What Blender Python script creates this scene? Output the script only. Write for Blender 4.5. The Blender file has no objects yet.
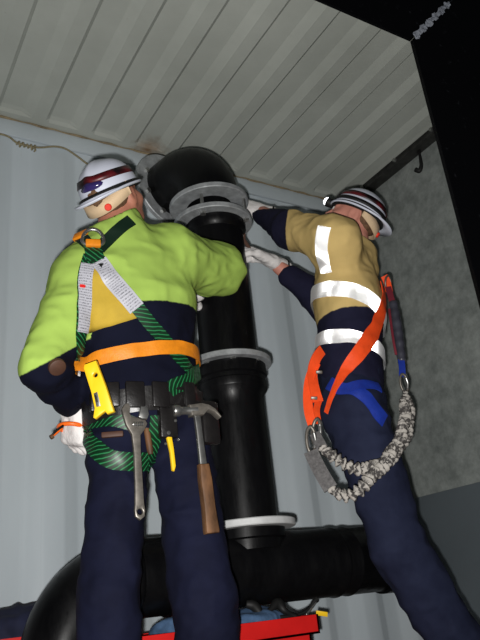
import bpy, bmesh, math, random
import numpy as np
from mathutils import Vector, Matrix, noise as mnoise
from mathutils.bvhtree import BVHTree

scene = bpy.context.scene
COL = scene.collection
random.seed(7)

# ------------------------------------------------------------------ camera, world, flash, exposure
FPX = 676.8                       # focal length in pixels of the 480x640 frame
CAMP = Vector((0.0, 0.0, 0.45))
RC = np.array([[0.86034023, -0.49962426, -0.10094695],    # camera right
               [0.11418272, 0.38191894, -0.91711517],     # camera down
               [0.49676654, 0.77750468, 0.38562868]])     # camera forward
RIGHT, DOWN, FWD = (Vector(r) for r in RC)

cam_d = bpy.data.cameras.new('camera')
cam = bpy.data.objects.new('camera', cam_d)
COL.objects.link(cam)
cam_d.sensor_width = 36.0
cam_d.lens = FPX * 36.0 / 640.0
cam_d.clip_start = 0.01
M = Matrix.Identity(4)
for i in range(3):
    M[i][0] = RIGHT[i]; M[i][1] = -DOWN[i]; M[i][2] = -FWD[i]; M[i][3] = CAMP[i]
cam.matrix_world = M
scene.camera = cam

w = bpy.data.worlds.new('world'); scene.world = w; w.use_nodes = True
bg = w.node_tree.nodes['Background']
bg.inputs[0].default_value = (0.55, 0.62, 0.72, 1); bg.inputs[1].default_value = 0.022

# the photographer's flash, just below and left of the lens
fl = bpy.data.lights.new('camera_flash', 'SPOT'); fl.energy = 165; fl.shadow_soft_size = 0.012
fl.spot_size = math.radians(112); fl.spot_blend = 1.0
fl.color = (1.0, 0.985, 0.96)
flo = bpy.data.objects.new('camera_flash', fl); COL.objects.link(flo)
flo.matrix_world = Matrix.Translation(-RIGHT * 0.022 + DOWN * 0.038) @ M

vs = scene.view_settings
vs.view_transform = 'Standard'; vs.look = 'None'; vs.gamma = 1.0; vs.exposure = 0.0
vs.use_curve_mapping = False


def W(px, py, Y):
    """world point seen at pixel (px,py) at depth plane Y"""
    d = RIGHT * ((px - 240) / FPX) + DOWN * ((py - 320) / FPX) + FWD
    return CAMP + d * (Y / d.y)


def raydir(px, py):
    return (RIGHT * ((px - 240) / FPX) + DOWN * ((py - 320) / FPX) + FWD).normalized()


def C2W(v):
    """camera frame vector (right, down, forward) to world"""
    return (RIGHT * v[0] + DOWN * v[1] + FWD * v[2]).normalized()


# ------------------------------------------------------------------ materials
def srgb(r, g, b):
    def c(x):
        x /= 255.0
        return x / 12.92 if x <= 0.04045 else ((x + 0.055) / 1.055) ** 2.4
    return (c(r), c(g), c(b), 1)


class NB:
    def __init__(s, name):
        s.m = bpy.data.materials.new(name); s.m.use_nodes = True
        s.nt = s.m.node_tree; s.bsdf = s.nt.nodes['Principled BSDF']

    def n(s, t, **kw):
        nd = s.nt.nodes.new(t)
        for k, v in kw.items(): setattr(nd, k, v)
        return nd

    def l(s, a, b): s.nt.links.new(a, b)

    def coord(s): return s.n('ShaderNodeTexCoord').outputs['Object']

    def noise(s, scale, detail=3, rough=0.55, vec=None, stretch=None):
        nz = s.n('ShaderNodeTexNoise'); nz.inputs['Scale'].default_value = scale
        nz.inputs['Detail'].default_value = detail; nz.inputs['Roughness'].default_value = rough
        v = vec or s.coord()
        if stretch:
            mp = s.n('ShaderNodeMapping'); mp.inputs['Scale'].default_value = stretch
            s.l(v, mp.inputs[0]); v = mp.outputs[0]
        s.l(v, nz.inputs['Vector']); return nz.outputs['Fac']

    def ramp(s, fac, stops, interp='LINEAR'):
        r = s.n('ShaderNodeValToRGB'); r.color_ramp.interpolation = interp
        e = r.color_ramp.elements
        while len(e) < len(stops): e.new(0.5)
        for i, (p, c) in enumerate(stops): e[i].position = p; e[i].color = c if len(c) == 4 else (*c, 1)
        s.l(fac, r.inputs[0]); return r.outputs[0]

    def mix(s, fac, a, b):
        mx = s.n('ShaderNodeMix', data_type='RGBA')
        if hasattr(fac, 'is_linked'): s.l(fac, mx.inputs[0])
        else: mx.inputs[0].default_value = fac
        for v, i in ((a, 6), (b, 7)):
            if hasattr(v, 'is_linked'): s.l(v, mx.inputs[i])
            else: mx.inputs[i].default_value = v
        return mx.outputs[2]

    def attr(s, name):
        a = s.n('ShaderNodeAttribute', attribute_name=name); return a.outputs['Fac']

    def math(s, op, a, b=None, c=None):
        m = s.n('ShaderNodeMath', operation=op)
        for i, v in enumerate((a, b, c)):
            if v is None: continue
            if hasattr(v, 'is_linked'): s.l(v, m.inputs[i])
            else: m.inputs[i].default_value = v
        return m.outputs[0]

    def bump(s, h, strength, dist):
        b = s.n('ShaderNodeBump'); b.inputs['Strength'].default_value = strength
        b.inputs['Distance'].default_value = dist
        s.l(h, b.inputs['Height']); s.l(b.outputs[0], s.bsdf.inputs['Normal'])

    def base(s, c):
        if hasattr(c, 'is_linked'): s.l(c, s.bsdf.inputs['Base Color'])
        else: s.bsdf.inputs['Base Color'].default_value = c

    def set(s, rough=None, metal=None, spec=None):
        if rough is not None: s.bsdf.inputs['Roughness'].default_value = rough
        if metal is not None: s.bsdf.inputs['Metallic'].default_value = metal
        if spec is not None: s.bsdf.inputs['Specular IOR Level'].default_value = spec


def vary(c, k): return (c[0] * k, c[1] * k, c[2] * k, 1)


def mat(name, c, rough=0.6, metal=0.0, var=0.25, scale=12.0, bump=0.0, bscale=60.0, spec=0.4, stretch=None):
    b = NB(name)
    f = b.noise(scale, 4, 0.6, stretch=stretch)
    b.base(b.ramp(f, [(0.3, vary(c, 1 - var)), (0.7, vary(c, 1 + var))]))
    b.set(rough, metal, spec)
    if bump: b.bump(b.noise(bscale, 3), bump, 0.004)
    return b.m


MT = {}


def build_materials():
    # painted wall of the container
    b = NB('wall_paint')
    f = b.noise(2.2, 5, 0.6, stretch=(1, 1, 0.35)); f2 = b.noise(40, 3)
    c = b.ramp(f, [(0.25, srgb(187, 197, 203)), (0.75, srgb(204, 213, 218))])
    st = b.ramp(b.noise(9, 6, 0.7, stretch=(2.5, 1, 0.25)), [(0.66, (0, 0, 0)), (0.78, (1, 1, 1))])
    b.base(b.mix(b.math('MULTIPLY', st, 0.25), c, srgb(160, 160, 150)))
    b.set(0.5, 0, 0.3); b.bump(f2, 0.06, 0.003); MT['wall'] = b.m
    b = NB('ceiling_paint')
    f = b.noise(1.7, 5, 0.65); c = b.ramp(f, [(0.3, srgb(172, 176, 168)), (0.7, srgb(194, 198, 190))])
    sp = b.ramp(b.noise(55, 3, 0.6), [(0.72, (0, 0, 0)), (0.76, (1, 1, 1))])
    c = b.mix(b.math('MULTIPLY', sp, 0.3), c, srgb(120, 112, 96))
    vd = b.n('ShaderNodeVectorMath', operation='DISTANCE'); b.l(b.coord(), vd.inputs[0]); vd.inputs[1].default_value = (1.13, 2.40, 2.467)
    ru = b.math('SUBTRACT', 1.0, b.math('DIVIDE', b.math('ADD', vd.outputs['Value'], b.math('MULTIPLY', b.noise(26, 4), 0.14)), 0.17))
    b.base(b.mix(b.math('MULTIPLY', b.math('MAXIMUM', ru, 0.0), 1.3), c, srgb(134, 96, 56)))
    b.set(0.5, 0, 0.3); b.bump(b.noise(30, 3), 0.06, 0.003); MT['ceiling'] = b.m
    MT['sealant'] = mat('sealant', srgb(146, 130, 102), 0.7, var=0.3, scale=25)
    b = NB('concrete')
    f = b.noise(3.0, 6, 0.7); f2 = b.noise(14, 5, 0.75)
    c = b.ramp(f, [(0.28, srgb(108, 114, 112)), (0.5, srgb(136, 141, 138)), (0.75, srgb(164, 168, 163))])
    d = b.ramp(f2, [(0.35, srgb(104, 109, 106)), (0.65, srgb(172, 177, 173))])
    b.base(b.mix(0.45, c, d)); b.set(0.85, 0, 0.2); b.bump(f2, 0.15, 0.004); MT['concrete'] = b.m
    MT['lower_plate'] = mat('lower_plate', srgb(98, 106, 111), 0.55, var=0.06, scale=3)
    MT['dark_steel'] = mat('dark_steel', srgb(52, 52, 50), 0.5, 0.2, var=0.4, scale=30)
    MT['floor'] = mat('floor_ply', srgb(105, 80, 56), 0.7, var=0.3, scale=6, stretch=(1, 8, 1))
    b = NB('black_panel')
    sp = b.ramp(b.noise(22, 6, 0.72), [(0.63, (0.003, 0.003, 0.004)), (0.72, (0.035, 0.037, 0.042))])
    b.base(sp); b.set(0.5, 0, 0.15); MT['black_panel'] = b.m
    b = NB('crumpled_tape'); b.base(srgb(225, 232, 245)); b.set(0.3, 0.25)
    b.bump(b.noise(60, 4), 0.8, 0.01); MT['tape'] = b.m
    b = NB('pipe_black')
    f = b.noise(9, 5, 0.7, stretch=(1, 1, 0.4))
    b.base(b.ramp(f, [(0.35, (0.0025, 0.0025, 0.003)), (0.75, (0.006, 0.006, 0.0065))]))
    sc = b.ramp(b.noise(16, 6, 0.75, stretch=(3, 3, 0.6)), [(0.4, (0.3, 0.3, 0.3)), (0.7, (0.5, 0.5, 0.5))])
    b.l(sc, b.bsdf.inputs['Roughness']); b.set(spec=0.16); b.bump(b.noise(120, 2), 0.04, 0.002); MT['pipe'] = b.m
    MT['galv'] = mat('galvanised', srgb(165, 168, 170), 0.5, 0.4, var=0.3, scale=28, bump=0.1)
    MT['zinc'] = mat('zinc_plate', srgb(205, 206, 206), 0.6, 0.1, var=0.12, scale=28)
    MT['steel'] = mat('bright_steel', srgb(175, 175, 172), 0.32, 0.9, var=0.25, scale=40)
    MT['tool_steel'] = mat('worn_tool_steel', srgb(112, 107, 100), 0.4, 0.5, var=0.35, scale=50)
    MT['skin'] = mat('skin', srgb(206, 140, 122), 0.55, var=0.1, scale=30)
    MT['skin_pale'] = mat('skin_tan', srgb(178, 118, 96), 0.55, var=0.1, scale=30)
    MT['hair'] = mat('hair', srgb(96, 70, 48), 0.8, var=0.4, scale=90)
    MT['eye'] = mat('eye', srgb(225, 225, 220), 0.3, var=0.02)

    def two_tone(name, top, bottom, sheen=0.0):
        b = NB(name)
        g = b.noise(7, 4, 0.6); wv = b.noise(420, 2)
        t = b.ramp(g, [(0.3, vary(top, 0.9)), (0.7, vary(top, 1.06))])
        n = b.ramp(g, [(0.3, vary(bottom, 0.8)), (0.7, vary(bottom, 1.25))])
        k = b.math('ADD', b.attr('tone'), b.math('MULTIPLY', b.math('SUBTRACT', b.noise(60, 2), 0.5), 0.006))
        k = b.ramp(b.math('MULTIPLY_ADD', k, 300.0, 0.5), [(0, (0, 0, 0)), (1, (1, 1, 1))])
        b.base(b.mix(k, n, t)); b.set(0.9, 0, 0.12); b.bump(wv, 0.15, 0.002)
        return b.m
    MT['jacket_lime'] = two_tone('fleece_lime_navy', srgb(162, 192, 90), srgb(13, 15, 31))
    MT['jacket_khaki'] = two_tone('shirt_khaki_navy', srgb(206, 178, 116), srgb(30, 30, 50))
    b = NB('navy_trousers')
    g = b.noise(9, 5, 0.65)
    b.base(b.ramp(g, [(0.3, srgb(13, 15, 33)), (0.7, srgb(20, 23, 45))])); b.set(0.85, 0, 0.15)
    b.bump(b.noise(300, 2), 0.15, 0.002); MT['navy'] = b.m
    b = NB('slate_trousers')
    g = b.noise(9, 5, 0.65)
    b.base(b.ramp(g, [(0.3, srgb(26, 30, 50)), (0.7, srgb(37, 42, 64))])); b.set(0.85, 0, 0.15)
    b.bump(b.noise(300, 2), 0.15, 0.002); MT['slate'] = b.m
    MT['boot'] = mat('boot_leather', srgb(30, 28, 26), 0.5, var=0.2)
    MT['glove'] = mat('cotton_glove', srgb(232, 228, 226), 0.9, var=0.06, scale=40, bump=0.3, bscale=160, spec=0.1)
    MT['black_trim'] = mat('black_trim', srgb(20, 20, 20), 0.6, var=0.2)
    MT['reflective'] = mat('reflective_tape', (0.98, 0.98, 0.98, 1), 0.28, 0.8, var=0.01, scale=50)
    MT['tape_edge'] = mat('tape_backing', (0.85, 0.85, 0.85, 1), 0.6, 0.0, var=0.02)
    MT['bib'] = mat('yellow_bib', srgb(182, 152, 48), 0.8, var=0.14, scale=14, bump=0.4, bscale=30)
    MT['orange_web'] = mat('orange_webbing', srgb(226, 134, 24), 0.5, var=0.1, scale=60, bump=0.2, bscale=200)
    MT['red_web'] = mat('red_orange_webbing', srgb(255, 84, 30), 0.6, var=0.08, scale=60, bump=0.2, bscale=200)
    MT['blue_web'] = mat('blue_webbing', srgb(26, 52, 150), 0.6, var=0.12, scale=60, bump=0.2, bscale=200)
    # green webbing with pale diagonal flecks
    b = NB('green_webbing')
    uv = b.n('ShaderNodeUVMap').outputs[0]
    wv = b.n('ShaderNodeTexWave', bands_direction='DIAGONAL'); wv.inputs['Scale'].default_value = 44
    wv.inputs['Distortion'].default_value = 1.5
    b.l(uv, wv.inputs['Vector'])
    b.base(b.ramp(wv.outputs['Fac'], [(0.5, srgb(4, 40, 19)), (0.85, srgb(10, 70, 34)), (0.99, srgb(44, 128, 78))]))
    b.set(0.45, 0, 0.5); MT['green_web'] = b.m
    b = NB('dark_green_webbing')
    b.base(srgb(12, 34, 22)); b.set(0.6, 0, 0.3); b.bump(b.noise(200, 2), 0.3, 0.002); MT['dark_green'] = b.m
    # printed care label: rows of tiny print
    b = NB('printed_label')
    uv = b.n('ShaderNodeUVMap').outputs[0]
    sx = b.n('ShaderNodeSeparateXYZ'); b.l(uv, sx.inputs[0])
    rows = b.math('GREATER_THAN', b.math('SINE', b.math('MULTIPLY', sx.outputs[0], 900.0)), 0.1)
    nz = b.noise(210, 2, 0.5, vec=uv, stretch=(1, 3, 1))
    wd = b.math('GREATER_THAN', nz, 0.5)
    edge = b.math('LESS_THAN', b.math('ABSOLUTE', b.math('SUBTRACT', sx.outputs[1], 0.0)), 0.017)
    ink = b.math('MULTIPLY', b.math('MULTIPLY', rows, wd), edge)
    b.base(b.mix(b.math('MULTIPLY', ink, 0.7), srgb(184, 184, 192), srgb(40, 40, 50))); b.set(0.4); MT['label'] = b.m
    MT['ink'] = mat('black_ink', srgb(20, 20, 20), 0.5, var=0.05)
    MT['red_ink'] = mat('red_ink', srgb(215, 35, 30), 0.5, var=0.05)
    MT['leather'] = mat('black_leather', srgb(24, 22, 22), 0.38, var=0.3, scale=25, bump=0.2, bscale=90, spec=0.6)
    MT['brown_leather'] = mat('brown_leather', srgb(74, 48, 36), 0.6, var=0.25, scale=25)
    MT['yellow_plastic'] = mat('yellow_plastic', srgb(246, 200, 34), 0.35, var=0.06, spec=0.5)
    MT['worn_grip'] = mat('worn_wooden_grip', srgb(98, 68, 44), 0.6, var=0.6, scale=30, stretch=(1, 1, 0.4))
    MT['shell_white'] = mat('helmet_white', srgb(208, 212, 226), 0.3, var=0.05, scale=8, spec=0.5)
    b = NB('maroon_band')
    b.base(b.ramp(b.noise(20, 3), [(0.42, srgb(24, 10, 14)), (0.6, srgb(92, 20, 26))])); b.set(0.4); MT['maroon'] = b.m
    MT['purple'] = mat('dark_lens', srgb(50, 40, 92), 0.15, var=0.2, spec=0.8)
    MT['cream'] = mat('cream_strap', srgb(214, 186, 150), 0.7, var=0.1)
    MT['red_plastic'] = mat('red_plastic', srgb(226, 52, 30), 0.4, var=0.05)
    MT['orange_plastic'] = mat('orange_plastic', srgb(248, 110, 30), 0.4, var=0.08)
    b = NB('headlamp_lens'); b.base((0.9, 0.9, 0.95, 1)); b.set(0.1)
    b.bsdf.inputs['Emission Color'].default_value = (0.95, 0.97, 1, 1)
    b.bsdf.inputs['Emission Strength'].default_value = 3.0; MT['lamp'] = b.m
    b = NB('elastic_webbing')
    uv = b.n('ShaderNodeUVMap').outputs[0]
    nz = b.noise(260, 3, 0.6, vec=uv, stretch=(1, 1, 1))
    wv = b.n('ShaderNodeTexWave', bands_direction='X'); wv.inputs['Scale'].default_value = 22; wv.inputs['Distortion'].default_value = 5.0
    wv.inputs['Detail Scale'].default_value = 3.0
    b.l(uv, wv.inputs['Vector'])
    nz = b.math('ADD', b.math('MULTIPLY', nz, 0.4), b.math('MULTIPLY', wv.outputs['Fac'], 0.55))
    b.base(b.ramp(nz, [(0.30, srgb(70, 67, 66)), (0.56, srgb(172, 167, 160))])); b.set(0.8, 0, 0.2); MT['elastic'] = b.m
    MT['grey_web'] = mat('grey_webbing', srgb(92, 90, 90), 0.75, var=0.4, scale=120)
    MT['pack'] = mat('absorber_cover', srgb(64, 64, 74), 0.35, var=0.3, scale=18, spec=0.7)
    MT['maroon_web'] = mat('maroon_webbing', srgb(110, 30, 44), 0.6, var=0.2)
    MT['red_box'] = mat('red_painted_steel', srgb(208, 30, 28), 0.4, var=0.12, scale=9)
    MT['denim'] = mat('blue_cloth', srgb(66, 92, 124), 0.85, var=0.3, scale=40)
    MT['navy_cloth'] = mat('navy_cloth', srgb(24, 28, 52), 0.85, var=0.3, scale=20)
    MT['rope'] = mat('tan_cord', srgb(146, 136, 108), 0.8, var=0.25, scale=120)
    MT['rust'] = mat('rust', srgb(150, 104, 58), 0.8, var=0.3, scale=40)


build_materials()


# ------------------------------------------------------------------ object helpers
def link(name, me, m=None, parent=None, smooth=True):
    o = bpy.data.objects.new(name, me); COL.objects.link(o)
    if m is not None:
        me.materials.append(MT[m] if isinstance(m, str) else m)
    if parent is not None: o.parent = parent; o.matrix_parent_inverse = parent.matrix_basis.inverted()
    if smooth and len(me.polygons):
        me.polygons.foreach_set('use_smooth', [True] * len(me.polygons))
    return o


def from_bm(name, bm, m=None, parent=None, smooth=False, sharp=None):
    me = bpy.data.meshes.new(name)
    bmesh.ops.recalc_face_normals(bm, faces=bm.faces)
    if sharp is not None:
        for e in bm.edges:
            if len(e.link_faces) == 2 and e.calc_face_angle(0) > sharp: e.smooth = False
    bm.to_mesh(me); bm.free()
    return link(name, me, m, parent, smooth or sharp is not None)


def tag(o, label=None, cat=None, group=None, kind=None):
    if label: o['label'] = label
    if cat: o['category'] = cat
    if group: o['group'] = group
    if kind: o['kind'] = kind
    return o


def empty(name, loc, label, cat, group=None):
    o = bpy.data.objects.new(name, None); COL.objects.link(o); o.location = loc
    o.empty_display_size = 0.05
    return tag(o, label, cat, group)


def pydata(name, v, f, m=None, parent=None, smooth=True):
    me = bpy.data.meshes.new(name); me.from_pydata([tuple(p) for p in v], [], f); me.update()
    return link(name, me, m, parent, smooth)


def box_bm(bm, lo, hi, bevel=0.0, mtx=None):
    r = bmesh.ops.create_cube(bm, size=1)
    vs_ = r['verts']
    c = [(a + b) / 2 for a, b in zip(lo, hi)]; s = [b - a for a, b in zip(lo, hi)]
    for v in vs_: v.co = Vector((v.co.x * s[0] + c[0], v.co.y * s[1] + c[1], v.co.z * s[2] + c[2]))
    if bevel:
        es = list({e for v in vs_ for e in v.link_edges})
        rr = bmesh.ops.bevel(bm, geom=es, offset=bevel, segments=2, affect='EDGES', profile=0.5)
        vs_ = list({v for f in rr['faces'] for v in f.verts} | {v for v in vs_ if v.is_valid})
    if mtx is not None:
        for v in vs_: v.co = mtx @ v.co
    return bm


def frame(o, x, y, z):
    m = Matrix.Identity(4)
    for i in range(3): m[i][0] = x[i]; m[i][1] = y[i]; m[i][2] = z[i]; m[i][3] = o[i]
    return m


def ortho(z, hint):
    z = z.normalized(); x = (hint - z * hint.dot(z)).normalized(); y = z.cross(x)
    return x, y, z


def box(name, lo, hi, m, parent=None, bevel=0.0, mtx=None):
    return from_bm(name, box_bm(bmesh.new(), lo, hi, bevel, mtx), m, parent, sharp=0.7 if bevel else None)


def lathe(name, prof, mtx, m, parent=None, seg=48, sharp=0.6):
    """profile (radius, height) revolved around local z; closed when first and last coincide"""
    bm = bmesh.new(); rings = []
    for r, h in prof:
        if r < 1e-6: rings.append([bm.verts.new(mtx @ Vector((0, 0, h)))])
        else: rings.append([bm.verts.new(mtx @ Vector((r * math.cos(2 * math.pi * i / seg), r * math.sin(2 * math.pi * i / seg), h))) for i in range(seg)])
    for a, b in zip(rings[:-1], rings[1:]):
        for i in range(seg):
            j = (i + 1) % seg
            if len(a) == 1 and len(b) == 1: continue
            if len(a) == 1: bm.faces.new((a[0], b[i], b[j]))
            elif len(b) == 1: bm.faces.new((a[i], a[j], b[0]))
            else: bm.faces.new((a[i], a[j], b[j], b[i]))
    bmesh.ops.remove_doubles(bm, verts=bm.verts, dist=1e-6)
    return from_bm(name, bm, m, parent, sharp=sharp)


def catmull(pts, n):
    P = [Vector(p) for p in pts]; P = [P[0] * 2 - P[1]] + P + [P[-1] * 2 - P[-2]]
    out = []
    for i in range(1, len(P) - 2):
        for k in range(n):
            t = k / n; a, b, c, d = P[i - 1], P[i], P[i + 1], P[i + 2]
            out.append(0.5 * ((2 * b) + (c - a) * t + (2 * a - 5 * b + 4 * c - d) * t * t + (3 * b - a - 3 * c + d) * t ** 3))
    out.append(P[-2]); return out


def resample(pts, step, closed=False):
    if closed: pts = list(pts) + [pts[0]]
    L = [0.0]
    for a, b in zip(pts[:-1], pts[1:]): L.append(L[-1] + (b - a).length)
    n = max(2, int(round(L[-1] / step))); out = []; j = 0
    for k in range(n + (0 if closed else 1)):
        s = L[-1] * k / n
        while j < len(L) - 2 and L[j + 1] < s: j += 1
        d = L[j + 1] - L[j]
        out.append(pts[j].lerp(pts[j + 1], (s - L[j]) / d if d > 1e-9 else 0))
    return out


def tube(name, pts, rad, m, parent=None, seg=12, closed=False, n=8, raw=False):
    """swept tube; rad is a number or function of (arc length, fraction)"""
    P = list(pts) if raw else catmull(pts, n)
    if closed and (P[0] - P[-1]).length < 1e-6: P = P[:-1]
    N = len(P); v = []; f = []; uvs = []; s = 0; up = None
    tot = sum((P[i + 1] - P[i]).length for i in range(N - 1))
    for i in range(N):
        t = (P[(i + 1) % N] - P[i - 1]) if closed else (P[min(i + 1, N - 1)] - P[max(i - 1, 0)])
        t.normalize()
        if up is None: up = t.orthogonal().normalized()
        up = (up - t * up.dot(t)).normalized(); sd = t.cross(up)
        if i: s += (P[i] - P[i - 1]).length
        r = rad(s, s / max(tot, 1e-9)) if callable(rad) else rad
        for k in range(seg):
            a = 2 * math.pi * k / seg
            rr = r(a) if callable(r) else r
            v.append(P[i] + (up * math.cos(a) + sd * math.sin(a)) * rr); uvs.append((s, k / seg * 0.12))
    for i in range(N if closed else N - 1):
        j = (i + 1) % N
        for k in range(seg):
            l = (k + 1) % seg; f.append((i * seg + k, i * seg + l, j * seg + l, j * seg + k))
    if not closed: f.append(tuple(reversed(range(seg)))); f.append(tuple(range((N - 1) * seg, N * seg)))
    o = pydata(name, v, f, m, parent)
    u = o.data.uv_layers.new(name='UVMap')
    for lp in o.data.loops: u.data[lp.index].uv = uvs[lp.vertex_index]
    return o


def extrude(name, outline, th, mtx, m, parent=None, bevel=0.0, holes=()):
    """2D outline extruded symmetrically about local z"""
    bm = bmesh.new()
    loops = [outline] + list(holes); es = []
    for lp in loops:
        vs_ = [bm.verts.new((x, y, -th / 2)) for x, y in lp]
        es += [bm.edges.new((vs_[i], vs_[(i + 1) % len(vs_)])) for i in range(len(vs_))]
    bmesh.ops.triangle_fill(bm, use_beauty=True, use_dissolve=False, edges=es)
    bm.normal_update()
    fs = list(bm.faces)
    r = bmesh.ops.extrude_face_region(bm, geom=fs)
    for v in [g for g in r['geom'] if isinstance(g, bmesh.types.BMVert)]: v.co.z = th / 2
    if bevel:
        bmesh.ops.recalc_face_normals(bm, faces=bm.faces)
        ee = [e for e in bm.edges if len(e.link_faces) == 2 and e.calc_face_angle(0) > 1.2 and abs(e.verts[0].co.z - e.verts[1].co.z) < 1e-6]
        bmesh.ops.bevel(bm, geom=ee, offset=bevel, segments=2, affect='EDGES', profile=0.5, clamp_overlap=True)
    for v in bm.verts: v.co = mtx @ v.co
    return from_bm(name, bm, m, parent, sharp=0.5)


def circle2(cx, cy, r, n=20, a0=0, a1=2 * math.pi, rev=False):
    full = abs(a1 - a0 - 2 * math.pi) < 1e-6
    L = [(cx + r * math.cos(a0 + (a1 - a0) * i / (n if full else n - 1)), cy + r * math.sin(a0 + (a1 - a0) * i / (n if full else n - 1))) for i in range(n)]
    return L[::-1] if rev else L


# ------------------------------------------------------------------ implicit surfaces for bodies and clothes
_rs = np.random.RandomState(3)
_LAT = _rs.rand(32, 32, 32).astype(np.float32)


def vnoise(x, y, z):
    xi = np.floor(x).astype(int); yi = np.floor(y).astype(int); zi = np.floor(z).astype(int)
    fx = x - xi; fy = y - yi; fz = z - zi
    fx = fx * fx * (3 - 2 * fx); fy = fy * fy * (3 - 2 * fy); fz = fz * fz * (3 - 2 * fz)
    r = 0
    for a in (0, 1):
        for b in (0, 1):
            for c in (0, 1):
                wgt = (fx if a else 1 - fx) * (fy if b else 1 - fy) * (fz if c else 1 - fz)
                r = r + wgt * _LAT[(xi + a) & 31, (yi + b) & 31, (zi + c) & 31]
    return r


class Field:
    def __init__(s, lo, hi, h):
        s.lo = np.array(lo, np.float32); s.h = h
        s.n = np.ceil((np.array(hi) - np.array(lo)) / h).astype(int) + 1
        s.F = np.full(tuple(s.n), 1.0, np.float32)

    def block(s, lo, hi):
        i0 = np.maximum(np.floor((np.array(lo) - s.lo) / s.h).astype(int), 0)
        i1 = np.minimum(np.ceil((np.array(hi) - s.lo) / s.h).astype(int) + 1, s.n)
        sl = tuple(slice(a, b) for a, b in zip(i0, i1))
        ax = [s.lo[k] + np.arange(i0[k], i1[k], dtype=np.float32) * s.h for k in range(3)]
        return sl, np.stack(np.meshgrid(*ax, indexing='ij'), -1)

    def put(s, sl, d, k):
        A = s.F[sl]
        if k <= 0: s.F[sl] = np.minimum(A, d); return
        hh = np.maximum(k - np.abs(A - d), 0) / k
        s.F[sl] = np.minimum(A, d) - hh * hh * k * 0.25

    def cone(s, a, b, ra, rb, k=0.03, fr=None, sc=None, sub=False):
        a = np.array(a, np.float32); b = np.array(b, np.float32); R = max(ra, rb)
        if sc is not None: R = R / min(sc)
        pad = R + k + 0.035
        sl, p = s.block(np.minimum(a, b) - pad, np.maximum(a, b) + pad)
        if p.size == 0: return
        q = p - a; e = b - a
        if fr is not None:
            A = np.array([list(v) for v in fr], np.float32); q = (q @ A.T) * np.array(sc, np.float32); e = (A @ e) * np.array(sc, np.float32)
        t = np.clip((q @ e) / max(float(e @ e), 1e-9), 0, 1)
        d = np.linalg.norm(q - t[..., None] * e, axis=-1) - (ra + (rb - ra) * t)
        if sub: s.F[sl] = np.maximum(s.F[sl], -d)
        else: s.put(sl, d, k)

    def ell(s, c, r, k=0.02, fr=((1, 0, 0), (0, 1, 0), (0, 0, 1)), sub=False):
        c = np.array(c, np.float32); pad = max(r) + k + 0.03
        sl, p = s.block(c - pad, c + pad)
        A = np.array([list(v) for v in fr], np.float32)
        q = ((p - c) @ A.T) / np.array(r, np.float32)
        d = (np.linalg.norm(q, axis=-1) - 1) * min(r)
        if sub:
            A_ = s.F[sl]; hh = np.maximum(k - np.abs(A_ + d), 0) / max(k, 1e-6)
            s.F[sl] = np.maximum(A_, -d) + hh * hh * k * 0.25
        else: s.put(sl, d, k)

    def all(s):
        return s.block(s.lo, s.lo + (s.n - 1) * s.h)[1]

    def cut(s, p0, nrm):
        """remove everything on the +normal side"""
        p = s.all(); d = (p - np.array(p0, np.float32)) @ np.array(nrm, np.float32)
        s.F = np.maximum(s.F, d)

    def folds(s, amp, scale, st=(1, 1, 1), seed=0.0, mask=None):
        m = np.abs(s.F) < 0.05
        idx = np.nonzero(m)
        p = np.stack([s.lo[k] + idx[k] * s.h for k in range(3)], -1) * scale * np.array(st) + seed
        n1 = vnoise(p[:, 0], p[:, 1], p[:, 2]); n2 = vnoise(p[:, 0] * 2.1 + 9, p[:, 1] * 2.1 + 4, p[:, 2] * 2.1 + 7)
        r = (1 - np.abs(2 * n1 - 1)) - 0.6 + 0.4 * (n2 - 0.5)
        s.F[idx] += (-amp * r).astype(np.float32)

    def mesh(s):
        F = s.F; n = s.n; inside = F < 0
        c = np.zeros(n - 1, np.int8)
        for a in (0, 1):
            for b in (0, 1):
                for d in (0, 1): c += inside[a:n[0] - 1 + a, b:n[1] - 1 + b, d:n[2] - 1 + d]
        act = (c > 0) & (c < 8)
        ids = np.nonzero(act); N = len(ids[0]); I = np.stack(ids, -1)
        idx = np.full(tuple(n - 1), -1, np.int64); idx[ids] = np.arange(N)
        acc = np.zeros((N, 3), np.float64); cnt = np.zeros(N)
        corners = [(a, b, d) for a in (0, 1) for b in (0, 1) for d in (0, 1)]
        for u in corners:
            for ax in range(3):
                if u[ax] == 1: continue
                v = list(u); v[ax] = 1
                f0 = F[I[:, 0] + u[0], I[:, 1] + u[1], I[:, 2] + u[2]]; f1 = F[I[:, 0] + v[0], I[:, 1] + v[1], I[:, 2] + v[2]]
                m = (f0 < 0) != (f1 < 0)
                t = np.where(m, f0 / np.where(m, f0 - f1, 1), 0)
                p = np.tile(np.array(u, float), (N, 1)); p[:, ax] = t
                acc[m] += p[m]; cnt[m] += 1
        V = (I + acc / cnt[:, None]) * s.h + s.lo
        quads = []
        for ax in range(3):
            sl0 = [slice(None)] * 3; sl1 = [slice(None)] * 3
            sl0[ax] = slice(0, n[ax] - 1); sl1[ax] = slice(1, n[ax])
            A = inside[tuple(sl0)]; B = inside[tuple(sl1)]
            e = np.nonzero(A != B); E_ = np.stack(e, -1); fl_ = A[e]
            o1, o2 = [(1, 2), (2, 0), (0, 1)][ax]
            ok = (E_[:, o1] > 0) & (E_[:, o2] > 0) & (E_[:, o1] < n[o1] - 1) & (E_[:, o2] < n[o2] - 1)
            E_ = E_[ok]; fl_ = fl_[ok]

            def g(d1, d2):
                q = E_.copy(); q[:, o1] += d1; q[:, o2] += d2
                return idx[q[:, 0], q[:, 1], q[:, 2]]
            Q = np.stack([g(-1, -1), g(0, -1), g(0, 0), g(-1, 0)], -1)
            Q[~fl_] = Q[~fl_][:, ::-1]; quads.append(Q)
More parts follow.
